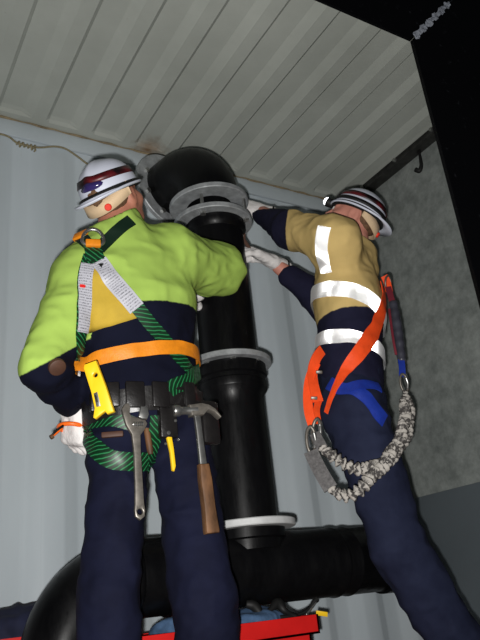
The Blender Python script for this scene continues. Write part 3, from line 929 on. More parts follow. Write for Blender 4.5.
def build_helmet(c, up, pk, label, band='maroon', sz=1.0, ka=0.0):
    """hard hat worn back to front: pk is where the peak points"""
    up = up.normalized(); pk = (pk - up * pk.dot(up)).normalized(); sd = pk.cross(up).normalized()
    root = empty('hard_hat', c, label, 'hard hat')

    def L(x, y, z): return c + sd * x * sz + pk * y * sz + up * z * sz
    A, B, H = 0.118 * sz, 0.138 * sz, 0.130 * sz

    def shellpt(a, t, off=0.0):
        """a azimuth (0 = peak), t 0 rim .. 1 crown"""
        ph = t * math.pi / 2
        r = math.cos(ph) ** 0.82
        ridge = 0.006 * math.exp(-(math.sin(a) * r / 0.16) ** 2) * (1 if t > 0.25 else t / 0.25)
        return L(math.sin(a) * (A + off) * r, math.cos(a) * (B + off) * r, (H + off) * math.sin(ph) ** 0.95 + ridge)
    NA, NT = 64, 18; v = []; f = []
    def brim(a):
        p = max(0.0, math.cos(a)); return (0.008 + 0.040 * p ** 2.4) * sz
    rows = []
    for j in range(NT):
        rows.append([shellpt(2 * math.pi * i / NA, j / NT) for i in range(NA)])
    inner = [[shellpt(2 * math.pi * i / NA, j / NT, -0.005) for i in range(NA)] for j in range(NT)]
    top = [[shellpt(2 * math.pi * i / NA, 0) + (sd * math.sin(2 * math.pi * i / NA) + pk * math.cos(2 * math.pi * i / NA)) * brim(2 * math.pi * i / NA) - up * (0.006 + 0.22 * brim(2 * math.pi * i / NA) * max(0, math.cos(2 * math.pi * i / NA))) for i in range(NA)]]
    low = [[p - up * 0.0035 for p in top[0]]]
    allr = inner[::-1] + low + top + rows          # crown inside -> rim -> brim -> crown outside
    for r in allr: v += r
    n = len(allr)
    for j in range(n - 1):
        for i in range(NA):
            k = (i + 1) % NA; f.append((j * NA + i, j * NA + k, (j + 1) * NA + k, (j + 1) * NA + i))
    v.append(shellpt(0, 1)); f += [((n - 1) * NA + i, (n - 1) * NA + (i + 1) % NA, len(v) - 1) for i in range(NA)]
    v.append(shellpt(0, 1, -0.005)); f += [((i + 1) % NA, i, len(v) - 1) for i in range(NA)]
    sh = pydata('shell', v, f, 'shell_white', root)
    tube('crown_edge', [p + up * 0.001 for p in top[0]], 0.0032, 'shell_white', sh, 8, closed=True, raw=True)
    # coloured band round the shell
    v = []; f = []
    for i in range(NA):
        a = 2 * math.pi * i / NA
        wv_ = 0.03 * math.sin(a + 0.6)
        for t, o_ in ((0.20 + wv_, 0.0005), (0.20 + wv_, 0.0035), (0.355 + wv_, 0.0035), (0.355 + wv_, 0.0005)): v.append(shellpt(a, t, o_))
    for i in range(NA):
        k = (i + 1) % NA
        for q in range(4): f.append((i * 4 + q, k * 4 + q, k * 4 + (q + 1) % 4, i * 4 + (q + 1) % 4))
    pydata('band', v, f, band, root)
    # black headband inside with cream nape cradle, red ratchet knob
    tube('headband', [L(math.sin(a) * 0.096, math.cos(a) * 0.112, -0.004) for a in [2 * math.pi * i / 40 for i in range(40)]], lambda s, t: 0.010, 'black_trim', root, 8, closed=True, raw=True)
    def strip(name, pts, wid, m, out):
        v = []; f = []
        for (p, n_) in pts:
            v += [p + up * wid / 2, p + up * wid / 2 + n_ * 0.004, p - up * wid / 2 + n_ * 0.004, p - up * wid / 2]
        for i in range(len(pts) - 1):
            for q in range(4): f.append((i * 4 + q, i * 4 + (q + 1) % 4, i * 4 + 4 + (q + 1) % 4, i * 4 + 4 + q))
        f.append((0, 1, 2, 3)); f.append(tuple(reversed([len(v) - 4 + q for q in range(4)])))
        return pydata(name, v, f, m, out)
    pts = []
    for i in range(25):
        a = -1.25 + 2.5 * i / 24; dr = 0.034 * math.cos(a * 1.2)
        n_ = (sd * math.sin(a) + pk * math.cos(a)).normalized()
        pts.append((L(math.sin(a) * 0.097, math.cos(a) * 0.110, -0.012 - dr), n_))
    st = strip('nape_strap', pts, 0.044 * sz, 'cream', root)
    x, y, z = ortho((pk * math.cos(ka) + sd * math.sin(ka) - up * 0.1).normalized(), up)
    kb = lathe('ratchet_knob', [(0, 0.007), (0.008, 0.007), (0.010, 0.005), (0.010, 0.0), (0, 0.0)], frame(L(0.105 * math.sin(ka), 0.116 * math.cos(ka), -0.050), x, y, z), 'red_plastic', root, 14)
    return root, L, shellpt


def fabric_wrinkle(F, seed, amp=0.006, sc=11):
    F.folds(amp, sc, (1, 1, 1.5), seed); F.folds(amp * 0.45, sc * 2.4, (1, 1, 1.3), seed + 13)


# ------------------------------------------------------------------ worker in the lime jacket
LW = empty('person', Vector((0.70, 1.60, 0)), 'worker in lime and navy fleece and navy trousers, back turned, arm against the pipe', 'person')
hipc = W(145, 425, 1.60); wst = W(141, 372, 1.585); chs = W(131, 300, 1.56); nck = W(121, 238, 1.545)
shl = W(82, 280, 1.55); shr = W(170, 258, 1.56)
ell = W(44, 367, 1.52); wrl = W(70, 400, 1.66)
elr = W(219, 270, 1.655); wrr = W(199, 287, 1.80)
hdc = W(114, 199, 1.55)
kpk = C2W((-0.40, 0.20, -0.90)); hface = -kpk
hup = (C2W((-0.1, -0.917, 0.386)) + kpk * 0.62).normalized(); hface = (hface - hup * hface.dot(hup)).normalized()
bx_l = (shr - shl); bx_l.z *= 0.6; bx_l.normalize()
by_l = UPV.cross(bx_l).normalized()
FRL = (bx_l, by_l, bx_l.cross(by_l).normalized())
hpl = W(119, 432, 1.60); hpr = W(180, 432, 1.60)
knl = W(110, 595, 1.585); knr = W(203, 595, 1.57)
anl = Vector((0.575, 1.62, 0.10)); anr = Vector((0.845, 1.60, 0.10))

# continuous body
F = Field((0.15, 1.25, -0.02), (1.25, 2.05, 1.78), 0.0062)
SC = (1, 1.42, 1)
F.cone(hipc + UPV * 0.065, wst, 0.108, 0.112, 0.05, FRL, SC); F.cone(wst, chs, 0.118, 0.140, 0.05, FRL, SC); F.cone(chs, nck - UPV * 0.06, 0.140, 0.085, 0.05, FRL, SC)
F.cone(shl, shr, 0.055, 0.055, 0.05); F.cone(nck - UPV * 0.05, hdc - hup * 0.05 - hface * 0.02, 0.060, 0.056, 0.03)
for a, b, c in ((shl, ell, wrl), (shr, elr, wrr)):
    F.cone(a, b, 0.048, 0.040, 0.04); F.cone(b, c, 0.040, 0.027, 0.02)
for a, b, c in ((hpl, knl, anl), (hpr, knr, anr)):
    F.cone(a, b, 0.062, 0.048, 0.02); F.cone(b, c, 0.048, 0.034, 0.03); F.cone(c, c + Vector((0.0, 0.14, -0.045)), 0.036, 0.026, 0.03)
HL = head_field(F, hdc, hup, hface, 0.83)
body_l, _, _ = F.obj('body', 'skin_pale', LW)
for s_ in (-1, 1):
    lathe('eye', [(0, 0.011), (0.006, 0.0095), (0.0105, 0.003), (0.011, 0)], frame(HL(0.031 * s_, 0.086, 0.003), *ortho(hface, hup)), 'eye', body_l, 12)
F = Field(hdc - Vector((0.16,) * 3), hdc + Vector((0.16,) * 3), 0.006)
sdv = hface.cross(hup)
F.ell(HL(0, -0.016, 0.040), (0.066, 0.082, 0.070), 0.01, (sdv, hface, hup)); F.ell(HL(0, -0.045, -0.01), (0.052, 0.052, 0.040), 0.03, (sdv, hface, hup))
F.cut(HL(0, 0.045, 0.0), list(hface * 0.9 - hup * 0.4)); F.folds(0.004, 90)
F.obj('hair', 'hair', LW)

# fleece jacket
F = Field((0.15, 1.2, 0.8), (1.3, 2.05, 1.72), 0.0062)
hem = W(144, 398, 1.585)
F.cone(hem - UPV * 0.02, wst, 0.152, 0.146, 0.05, FRL, SC); F.cone(wst, chs, 0.146, 0.168, 0.06, FRL, SC); F.cone(chs, nck - UPV * 0.055, 0.168, 0.112, 0.07, FRL, SC)
F.cone(shl + UPV * 0.0, shr + UPV * 0.005, 0.080, 0.080, 0.06)
F.cone(nck - UPV * 0.05, nck + (hup * 0.035), 0.082, 0.073, 0.03)
F.cone(shl, ell, 0.074, 0.056, 0.03); F.cone(ell, wrl, 0.056, 0.041, 0.02)
F.cone(shr, elr, 0.088, 0.082, 0.05); F.cone(elr, wrr, 0.078, 0.046, 0.02)
fabric_wrinkle(F, 2.0, 0.012, 11)
F.cut(hem - UPV * 0.035, (0, 0, -1)); F.cut(nck + hup * 0.062, list(hup)); F.cone(nck + hup * 0.04, nck + hup * 0.12, 0.062, 0.066, sub=True)
tz = W(150, 298, 1.42)
ax_l = (wrl - ell).normalized(); ua_l = (ell - shl).normalized(); seam_l = W(45, 363, 1.48)
ax_r = (wrr - elr).normalized()


def tone_l(V):
    tor = (V[:, 2] - tz.z) - (V[:, 0] - tz.x) * 0.15
    def dist(a, b):
        a = np.array(a); b = np.array(b); e = b - a; t = np.clip(((V - a) @ e) / (e @ e), 0, 1)
        return np.linalg.norm(V - a - t[:, None] * e, axis=1)
    arm_l = -((V - np.array(seam_l)) @ np.array(C2W((0.45, 0.88, 0.1))))
    arm_r = 0.10 - ((V - np.array(elr)) @ np.array(ax_r))
    dl = np.minimum(dist(shl, ell), dist(ell, wrl)); dr_ = np.minimum(dist(shr, elr), dist(elr, wrr))
    u_ = (V - np.array(chs)) @ np.array(bx_l); isl = (dl < np.where(V[:, 2] < tz.z, 0.086, 0.12)) & (u_ < np.where(V[:, 2] < tz.z, -0.158, -0.152)); isr = (dr_ < 0.11) & (V[:, 0] > shr.x + 0.10)
    return np.where(isl, arm_l, np.where(isr, arm_r, tor))


jl, JV, JQ = F.obj('jacket', 'jacket_lime', LW, {'tone': tone_l})
bj = bvh_of((JV, JQ))
_u = (JV - np.array(chs)) @ np.array(bx_l)
BTL = bvh_of((JV, JQ[((_u > -0.165) & (_u < 0.18))[JQ].all(1)]))   # torso without the sleeves
# collar seam and brown elbow patch
pc = hit(bj, 57, 367, 0.003, 1.45)
pn = bj.find_nearest(pc)[1]; x, y, z = ortho(pn, UPV)
lathe('sleeve_patch', [(0, 0.004), (0.016, 0.004), (0.020, 0.002), (0.021, -0.006), (0, -0.006)], frame(pc, x, y, z), 'brown_leather', jl, 20)

# trousers
F = Field((0.3, 1.25, 0.02), (1.1, 1.95, 1.08), 0.0062)
F.cone(hipc + UPV * 0.050, hem + UPV * 0.0, 0.146, 0.148, 0.05, FRL, SC)
F.cone(hpl, knl, 0.076, 0.066, 0.02); F.cone(hpr, knr, 0.080, 0.075, 0.02)
F.cone(knl, anl + UPV * 0.02, 0.069, 0.072, 0.02); F.cone(knr, anr + UPV * 0.02, 0.077, 0.076, 0.02)
fabric_wrinkle(F, 5.5, 0.013, 10)
F.cut((0, 0, 0.07), (0, 0, -1)); F.cut(hem + UPV * 0.05, (0, 0, 1))
tl_o, TV, TQ = F.obj('trousers', 'navy', LW)
BL = bvh_of((JV, JQ), (TV, TQ))
# boots
for a in (anl, anr):
    F = Field(a - Vector((0.1, 0.14, 0.11)), a + Vector((0.1, 0.28, 0.12)), 0.0062)
    F.cone(a + UPV * 0.04, a - UPV * 0.03, 0.058, 0.055, 0.02); F.cone(a + Vector((0, -0.02, -0.05)), a + Vector((0, 0.17, -0.055)), 0.046, 0.044, 0.03)
    F.cut((0, 0, 0.004), (0, 0, -1)); F.obj('boot', 'boot', LW)
# gloves
gl = hand(LW, 'glove', wrl + (wrl - ell).normalized() * 0.028, Vector((0.10, 0.30, -0.9)), Vector((0.9, 0.3, 0.0)), -1, (1.05, 1.0, 0.95, 0.9), thumb=0.9, size=1.05)
gr = hand(LW, 'glove', wrr + Vector((0.0, 0.03, 0)), Vector((0.25, 0.8, 0.35)), Vector((1, -0.1, 0)), 1, 0.42, thumb=0.5)
# ------------------------------------------------------------------ gear of the worker in lime
KA = 0.36 if kpk.cross(hup).dot(RIGHT) > 0 else -0.36
h1, HL1, SP1 = build_helmet(hdc + hup * 0.024 - hface * 0.002, hup, kpk, 'white hard hat with maroon band on the worker in lime', sz=0.83, ka=KA)
# tinted goggles pushed up on the shell
gpts = [SP1(a, 0.17 + 0.02 * math.cos(a * 2), 0.006) for a in [(-1.5 + 1.7 * i / 16) for i in range(17)]]
def slab_on_shell(name, SP, a0, a1, t0, t1, m, parent, o0=0.001, o1=0.008, n=16):
    v = []; f = []
    for i in range(n + 1):
        a = a0 + (a1 - a0) * i / n; e = math.sin(math.pi * i / n) ** 0.4; tm = (t0 + t1) / 2
        for t, o_ in ((tm + (t0 - tm) * e, o0), (tm + (t0 - tm) * e, o1), (tm + (t1 - tm) * e, o1), (tm + (t1 - tm) * e, o0)): v.append(SP(a, t, o_))
    for i in range(n):
        for q in range(4): f.append((i * 4 + q, i * 4 + (q + 1) % 4, i * 4 + 4 + (q + 1) % 4, i * 4 + 4 + q))
    return pydata(name, v, f, m, parent)
gg = empty('safety_goggles', HL1(0, 0.13, 0.04), 'dark tinted safety goggles on the hard hat of the worker in lime', 'goggles')
slab_on_shell('lens', SP1, -0.55, 0.30, 0.09, 0.22, 'purple', gg, 0.002, 0.009)
slab_on_shell('side_clip', SP1, 1.55, 2.05, 0.04, 0.24, 'black_trim', gg, 0.001, 0.012)
slab_on_shell('side_clip', SP1, 1.68, 1.92, 0.09, 0.19, 'steel', gg, 0.010, 0.015)

# green fall-arrest harness
hn = empty('safety_harness', W(100, 255, 1.45), 'green safety harness with grey printed labels and orange waist strap, on the lime jacket', 'harness')
dr = hit(BL, 92, 246, 0.01, 1.45)
ribbon('shoulder_strap', surf_path(BL, [(98, 252), (106, 243), (115, 234), (124, 226), (131, 221)]), 0.034, 'dark_green', hn, BL, 0.004)
ribbon('shoulder_strap', surf_path(BL, [(92, 252), (88, 246), (84, 241), (80, 238)]), 0.034, 'dark_green', hn, BL, 0.004)
ribbon('strap_junction', surf_path(BL, [(91, 247), (93, 254), (95, 262)]), 0.044, 'green_web', hn, BL, 0.008, 0.004)
ribbon('back_strap', surf_path(BL, [(90, 256), (85, 275), (83, 300), (81, 325), (80, 345), (78, 362)]), 0.034, 'green_web', hn, BL, 0.004)
ll = ribbon('printed_label', surf_path(BL, [(88, 266), (84.5, 285), (83, 305), (81, 333)]), 0.034, 'label', hn, BL, 0.009, 0.002)
ribbon('back_strap', surf_path(BL, [(95, 256), (107, 273), (122, 291), (137, 308), (152, 327), (166, 343), (181, 361), (195, 378)]), 0.036, 'green_web', hn, BL, 0.004)
l2 = ribbon('printed_label', surf_path(BL, [(98, 263), (110, 278), (124, 294), (136, 309)]), 0.044, 'label', hn, BL, 0.009, 0.002)
# marks on the labels
def decal(name, px, py, poly, m, parent, bvh, off=0.0125, scale=0.001, rot=0.0):
    p = hit(bvh, px, py, 0, 1.45); n_ = bvh.find_nearest(p)[1].copy(); p = p + n_ * off
    x = (RIGHT - n_ * RIGHT.dot(n_)).normalized(); y = n_.cross(x); ca, sa = math.cos(rot), math.sin(rot)
    x, y = x * ca + y * sa, y * ca - x * sa
    bm = bmesh.new()
    for pl_ in poly:
        bm.faces.new([bm.verts.new(p + x * a * scale + y * b * scale) for a, b in pl_])
    return from_bm(name, bm, m, parent)
decal('warning_mark', 101, 267, [[(-7, -6), (7, -6), (0, 7)]], 'ink', l2, BL, rot=-0.75)
decal('red_mark', 81.8, 288, [[(-7, -4), (6, -4.5), (7.5, 3), (2, 4.5), (-7, 4)]], 'red_ink', ll, BL, rot=0.05)
# yellow bib panel between the straps
bb = [(92, 268), (104, 272), (131, 313), (138, 319), (112, 326), (86, 334), (86, 300)]
rows = 12; v = []; f = []
for i in range(rows + 1):
    t = i / rows; a = Vector((92, 264)).lerp(Vector((83, 334)), t); b_ = Vector((94, 264)).lerp(Vector((141, 317)), t)
    for j in range(9):
        q = a.lerp(b_, j / 8); v.append(hit(BL, q.x, q.y, 0.0045, 1.45))
for i in range(rows):
    for j in range(8): q = i * 9 + j; f.append((q, q + 9, q + 10, q + 1))
bp = pydata('back_panel', v, f, 'bib', jl)
md = bp.modifiers.new('s', 'SOLIDIFY'); md.thickness = 0.003; md.offset = -1
# D ring with orange keeper
n_ = bj.find_nearest(dr)[1].copy(); n_ = (n_ - FWD * 0.8).normalized()
x, y, z = ortho(n_, UPV)
rg = [dr + n_ * 0.012 + (y * math.cos(a) * 0.027 + x * (math.sin(a) * (0.034 if math.sin(a) > 0 else 0.016))) for a in [2 * math.pi * i / 36 for i in range(36)]]
tube('d_ring', rg, 0.0045, 'steel', hn, 10, closed=True, raw=True)
box('ring_keeper', (-0.008, -0.019, -0.004), (0.012, 0.019, 0.010), 'orange_web', hn, 0.003, frame(dr + n_ * 0.012 - x * 0.012, x, y, z))
kt = hit(BL, 83, 238, 0.008, 1.45); x2, y2, z2_ = ortho(bj.find_nearest(kt)[1], UPV)
box('shoulder_keeper', (-0.012, -0.022, -0.004), (0.012, 0.022, 0.008), 'orange_web', hn, 0.003, frame(kt, x2, y2, z2_))
# orange waist strap, wraps the body
def plane_ring(bvh, c, pxs, rx=0.16, ry=0.12, n=72, tdir=(1, 0)):
    H = np.array([list(hit(bvh, x, y, 0, 1.5)) for x, y in pxs]); A = np.c_[(H[:, :2] - np.array(c[:2])) @ np.array(tdir), np.ones(len(H))]
    g_ = np.linalg.lstsq(A, H[:, 2], rcond=None)[0]; g_ = (g_[0] * tdir[0], g_[0] * tdir[1], g_[1])
    return ring_path(bvh, c, 0, 2 * math.pi, lambda a: g_[2] + g_[0] * rx * math.cos(a) + g_[1] * ry * math.sin(a), n)[:-1]
zz_ = lambda px, py: hit(BL, px, py, 0, 1.5).z
wc = W(140, 352, 1.575)
ribbon('waist_strap', plane_ring(BTL, wc, [(92, 370), (112, 360), (140, 351), (165, 349), (186, 351)]), 0.036, 'orange_web', hn, BTL, 0.010, 0.003, closed=True)
# lower green straps to the seat
ribbon('seat_strap', surf_path(BL, [(195, 372), (183, 382), (172, 386), (166, 392)]), 0.040, 'green_web', hn, BL, 0.012)
def leg_loop(hp_, zc, tilt_x, tilt_y, name, wid=0.045):
    return ribbon(name, ring_path(BLT, (hp_.x, hp_.y), 0, 2 * math.pi, lambda a: zc + math.cos(a) * tilt_x + math.sin(a) * tilt_y)[:-1], wid, 'green_web', hn, BLT, 0.005, closed=True)
BLT = bvh_of((TV, TQ))
ribbon('leg_strap', surf_path(BL, [(83, 428), (93, 423), (106, 420), (120, 420), (133, 424)]), 0.036, 'green_web', hn, BL, 0.009)
ribbon('leg_strap', surf_path(BL, [(84, 432), (94, 446), (106, 457), (120, 461), (134, 462), (147, 461)]), 0.044, 'green_web', hn, BL, 0.005)
ribbon('leg_strap', surf_path(BL, [(156, 415), (155, 432), (151, 448), (148, 466)]), 0.036, 'green_web', hn, BL, 0.006)
ribbon('leg_strap', surf_path(BL, [(196, 404), (206, 410), (213, 415)]), 0.036, 'green_web', hn, BL, 0.008)
box('strap_buckle', (-0.004, -0.026, 0.0), (0.010, 0.026, 0.012), 'brown_leather', hn, 0.003, frame(hit(BL, 113, 437, 0.006), *ortho(BL.find_nearest(hit(BL, 113, 437))[1], UPV)))

# leather tool belt
tb = empty('tool_belt', W(148, 400, 1.46), 'black leather tool belt with pouches, worn by the worker in lime', 'tool belt')
zbelt = zz_(145, 397)
tc = (hipc.x, hipc.y)
ribbon('belt', ring_path(BL, tc, 0, 2 * math.pi, lambda a: zbelt + 0.012 * math.cos(a))[:-1], 0.060, 'leather', tb, BL, 0.011, 0.004, closed=True, smooth=6)
def on(px, py, off): 
    p = hit(BL, px, py, 0, 1.5); return p, BL.find_nearest(p)[1].copy()
def belt_box(name, px, py, w_, h_, d_, m, off=0.015, bev=0.005, par=None):
    p, n_ = on(px, py, 0); n_.z = 0; n_.normalize()
    n_ = (n_ + Vector((0, -1, 0)) * 0.8).normalized(); x = UPV.cross(n_).normalized()
    return box(name, (-w_ / 2, -h_ / 2, 0), (w_ / 2, h_ / 2, d_), m, par or tb, bev, frame(p + n_ * off, x, UPV, n_))
def rivet(px, py, off, par, r=0.004):
    p, n_ = on(px, py, 0); n_ = (n_ + Vector((0, -1, 0)) * 0.8).normalized(); x, y, z = ortho(n_, UPV)
    lathe('rivet', [(0, 0.003), (r * 0.7, 0.0025), (r, 0), (0, 0)], frame(p + n_ * off, x, y, z), 'steel', par, 12)
for px, w_, h_ in ((112, 0.040, 0.062), (133, 0.048, 0.066), (157, 0.046, 0.066), (185, 0.034, 0.066)):
    belt_box('pouch_loop', px, 397, w_, h_, 0.012, 'leather')
pb = belt_box('tool_holster', 163, 424, 0.046, 0.085, 0.022, 'leather', 0.014)
for q in ((158, 441), (171, 438), (168, 422)): rivet(*q, 0.037, pb)
belt_box('hammer_loop', 192, 408, 0.050, 0.03, 0.010, 'leather', 0.016)
sp = belt_box('side_pouch', 204, 425, 0.055, 0.115, 0.030, 'leather', 0.006, 0.010)
belt_box('left_pouch', 97, 405, 0.050, 0.050, 0.02, 'leather', 0.010)
for q in ((113, 405), (133, 405), (184, 405)): rivet(*q, 0.0275, tb)

# adjustable wrench hanging from the belt
def hang_frame(px, py, off, lean=0.0, yaw=0.0):
    p, n_ = on(px, py, 0); n_ = Vector((n_.x * 0.3 + yaw, -1, 0)).normalized(); x = UPV.cross(n_).normalized()
    up = (UPV + x * lean).normalized(); x = up.cross(n_).normalized(); return frame(p + n_ * off, x, up, n_), p + n_ * off
mw, pw = hang_frame(130, 424, 0.046, 0.0); mw = mw @ Matrix.Scale(1.02, 4)
wr = empty('adjustable_wrench', pw, 'steel adjustable wrench hanging jaws up from the tool belt', 'wrench')
# body outline: fixed jaw, web, handle
ob = [(-0.03, 0.006), (-0.033, 0.022), (-0.026, 0.034), (-0.014, 0.038), (-0.013, 0.026), (-0.015, 0.012), (-0.01, 0.004), (0.004, 0.002), (0.012, -0.002), (0.022, -0.003), (0.027, -0.012), (0.02, -0.026), (0.009, -0.04), (0.0082, -0.08), (0.0094, -0.15), (0.0103, -0.195), (0.0123, -0.208), (0.0107, -0.222), (0.0, -0.23), (-0.0107, -0.222), (-0.0123, -0.208), (-0.0103, -0.195), (-0.0086, -0.15), (-0.0082, -0.08), (-0.0115, -0.038), (-0.024, -0.016)]
extrude('wrench_body', ob, 0.013, mw, 'tool_steel', wr, 0.0025, [circle2(0, -0.212, 0.0065, 14)])
oj = [(0.006, 0.004), (0.010, 0.016), (0.013, 0.032), (0.022, 0.036), (0.030, 0.024), (0.032, 0.010), (0.027, -0.001), (0.014, 0.000)]
extrude('moving_jaw', oj, 0.012, mw, 'steel', wr, 0.002)
lathe('adjusting_screw', [(0, -0.012), (0.006, -0.012)] + [(0.0062 + 0.0012 * (i % 2), -0.010 + 0.02 * i / 10) for i in range(11)] + [(0.006, 0.012), (0, 0.012)], mw @ Matrix.Translation((0.004, -0.014, 0.004)) @ Matrix.Rotation(math.radians(80), 4, 'Y'), 'steel', wr, 14)

# claw hammer
mh, ph_ = hang_frame(188, 416, 0.050, -0.05, -0.1); mh = mh @ Matrix.Scale(1.08, 4)
hm = empty('claw_hammer', ph_, 'claw hammer with worn brown grip hanging head up from the tool belt', 'hammer')
hf = mh @ frame(Vector((0, 0, 0)), Vector((0, 0, 1)), Vector((0, 1, 0)), Vector((-1, 0, 0)))
lathe('hammer_face', [(0, 0.058), (0.012, 0.058), (0.0135, 0.055), (0.0135, 0.044), (0.010, 0.038), (0.0095, 0.026), (0.0125, 0.016), (0.013, 0.0), (0, 0.0)], hf, 'steel', hm, 20)
extrude('head', [(-0.018, -0.015), (-0.020, 0.012), (0.012, 0.016), (0.030, 0.012), (0.046, 0.002), (0.060, -0.018), (0.056, -0.021), (0.042, -0.007), (0.028, -0.001), (0.014, -0.013)], 0.024, mh, 'tool_steel', hm, 0.004)
extrude('shaft', [(-0.008, 0.0), (0.008, 0.0), (0.0075, -0.06), (0.009, -0.135), (-0.009, -0.135), (-0.0075, -0.06)], 0.012, mh, 'steel', hm, 0.003)
extrude('grip', [(-0.0115, -0.125), (0.0115, -0.125), (0.0145, -0.16), (0.014, -0.22), (0.0165, -0.270), (0.0155, -0.276), (-0.0155, -0.276), (-0.0165, -0.270), (-0.014, -0.22), (-0.0145, -0.16)], 0.024, mh, 'worn_grip', hm, 0.007)

# yellow-handled pliers in the holster
mp, pp = hang_frame(158, 437, 0.050, -0.03)
plr = empty('pliers', pp, 'pliers with yellow handle poking out under the belt holster', 'pliers')
extrude('handle', [(-0.006, 0.0), (0.007, 0.004), (0.010, -0.03), (0.011, -0.072), (0.006, -0.084), (0.001, -0.082), (0.0, -0.04)], 0.011, mp @ Matrix.Translation((0.003, -0.012, 0)), 'yellow_plastic', plr, 0.003)
extrude('jaws', [(-0.009, -0.012), (0.012, -0.012), (0.013, 0.01), (0.005, 0.045), (-0.003, 0.045), (-0.011, 0.01)], 0.010, mp, 'tool_steel', plr, 0.002)
lathe('pivot', [(0, 0.009), (0.005, 0.008), (0.006, 0.004), (0.006, -0.004), (0, -0.004)], mp @ Matrix.Translation((0.001, -0.004, 0)), 'steel', plr, 14)
# second pair hanging by the strap: brown handles
mp2, pp2 = hang_frame(145, 444, 0.020, -0.12)
sc_ = empty('screwdriver', pp2, 'thin tool with brown and yellow handle beside the green strap', 'screwdriver')
lathe('handle', [(0, 0.035), (0.006, 0.034), (0.008, 0.026), (0.008, -0.02), (0.006, -0.03), (0, -0.031)], mp2 @ Matrix.Rotation(math.radians(-90), 4, 'X'), 'worn_grip', sc_, 14)
lathe('shank', [(0, 0.07), (0.0035, 0.07), (0.0035, 0.03), (0, 0.03)], mp2 @ Matrix.Rotation(math.radians(-90), 4, 'X'), 'tool_steel', sc_, 10)

# yellow utility knife tucked in the belt
a_, b_ = W(91, 366, 1.435), W(108, 413, 1.425)
dv = (b_ - a_).normalized(); nn = -FWD; xk = dv.cross(nn).normalized(); nn = xk.cross(dv).normalized()
mk = frame(a_, xk, -dv, nn)
uk = empty('utility_knife', b_, 'yellow plastic tool with round hole tucked behind the belt at the left hip', 'utility knife')
Lk = (b_ - a_).length
extrude('handle', [(-0.017, 0.006), (0.012, 0.008), (0.017, 0.0), (0.019, -Lk * 0.5), (0.024, -Lk * 0.82), (0.034, -Lk * 0.98), (0.030, -Lk * 1.02), (0.014, -Lk * 0.98), (0.004, -Lk * 0.96), (0.001, -Lk * 1.03), (-0.016, -Lk * 1.04), (-0.018, -Lk * 0.5)], 0.017, mk, 'yellow_plastic', uk, 0.004, [circle2(-0.004, -Lk * 0.22, 0.005, 14)])
extrude('slide_plate', [(0.004, -Lk * 0.55), (0.014, -Lk * 0.55), (0.018, -Lk * 0.82), (0.008, -Lk * 0.84)], 0.020, mk, 'steel', uk, 0.001)
extrude('slide_button', [(0.009, -Lk * 0.60), (0.013, -Lk * 0.60), (0.014, -Lk * 0.74), (0.010, -Lk * 0.74)], 0.024, mk, 'black_trim', uk, 0.001)

# orange loop with a pin held in the hanging glove
hold = wrl + (wrl - ell).normalized() * 0.03
oc = W(72, 428, hold.y + 0.01)
tg = empty('orange_tie', oc, 'orange plastic tie with dark pin held in the hanging glove', 'tie')
ring = [oc + RIGHT * math.cos(a) * 0.034 + DOWN * math.sin(a) * 0.016 + FWD * math.sin(a) * 0.03 for a in [2 * math.pi * i / 32 for i in range(32)]]
tube('loop', ring, 0.0058, 'orange_plastic', tg, 10, closed=True, raw=True)
tube('pin', [W(62, 428, hold.y - 0.05), W(56, 433, hold.y - 0.055), W(51, 437, hold.y - 0.06)], lambda s, t: 0.004, 'orange_plastic', tg, 10)
tube('pin_clip', [W(63, 426, hold.y - 0.055), W(58, 429.5, hold.y - 0.06), W(53, 434, hold.y - 0.065)], 0.003, 'black_trim', tg, 8)
tube('pin_tip', [W(53, 436, hold.y - 0.06), W(50.5, 437.5, hold.y - 0.06)], 0.006, 'worn_grip', tg, 10)

# ------------------------------------------------------------------ worker in the khaki shirt
RW = empty('person', Vector((1.60, 1.62, 0)), 'worker in khaki and navy shirt with bright reflective bands, both hands at the top flange', 'person')
fw = Vector((-0.74, 0.67, 0)).normalized(); lf = UPV.cross(fw).normalized()
hipc = W(354, 408, 1.62); wst = W(350, 366, 1.62); chs = W(349, 305, 1.61); nck = W(353, 250, 1.60)
shc = W(341, 262, 1.60) + fw * 0.01
shl = shc + lf * 0.150 + UPV * 0.005; shr = shc - lf * 0.150
ell = W(291, 230, 1.70); wrl = W(263, 213, 1.925)
elr = W(328, 306, 1.84); wrr = W(279, 267, 1.88)
hdc = W(353, 220, 1.59)
kpk = C2W((0.78, 0.55, -0.30)); hup = (C2W((-0.1, -0.917, 0.386)) + C2W((1, 0, -0.32)) * 0.64).normalized()
kpk = (kpk - hup * kpk.dot(hup)).normalized(); hface = -kpk
FRR = (lf, fw, UPV); SC = (1, 1.45, 1)
hpl = hipc + lf * 0.085 - UPV * 0.03; hpr = hipc - lf * 0.085 - UPV * 0.03
knl = W(399, 548, 1.575); knr = W(401, 548, 1.72)
anl = Vector((1.715, 1.57, 0.10)); anr = anl + Vector((0.13, 0.16, 0))
F = Field((1.0, 1.2, -0.02), (2.1, 2.15, 2.0), 0.0062)
F.cone(hipc + UPV * 0.05, wst, 0.105, 0.105, 0.05, FRR, SC); F.cone(wst, chs, 0.112, 0.130, 0.05, FRR, SC); F.cone(chs, nck - UPV * 0.05, 0.130, 0.075, 0.05, FRR, SC)
F.cone(shl, shr, 0.050, 0.050, 0.05); F.cone(nck - UPV * 0.05, hdc - hup * 0.045 - hface * 0.015, 0.058, 0.058, 0.03)
for a, b, c in ((shl, ell, wrl), (shr, elr, wrr)):
    F.cone(a, b, 0.046, 0.038, 0.04); F.cone(b, c, 0.038, 0.028, 0.02)
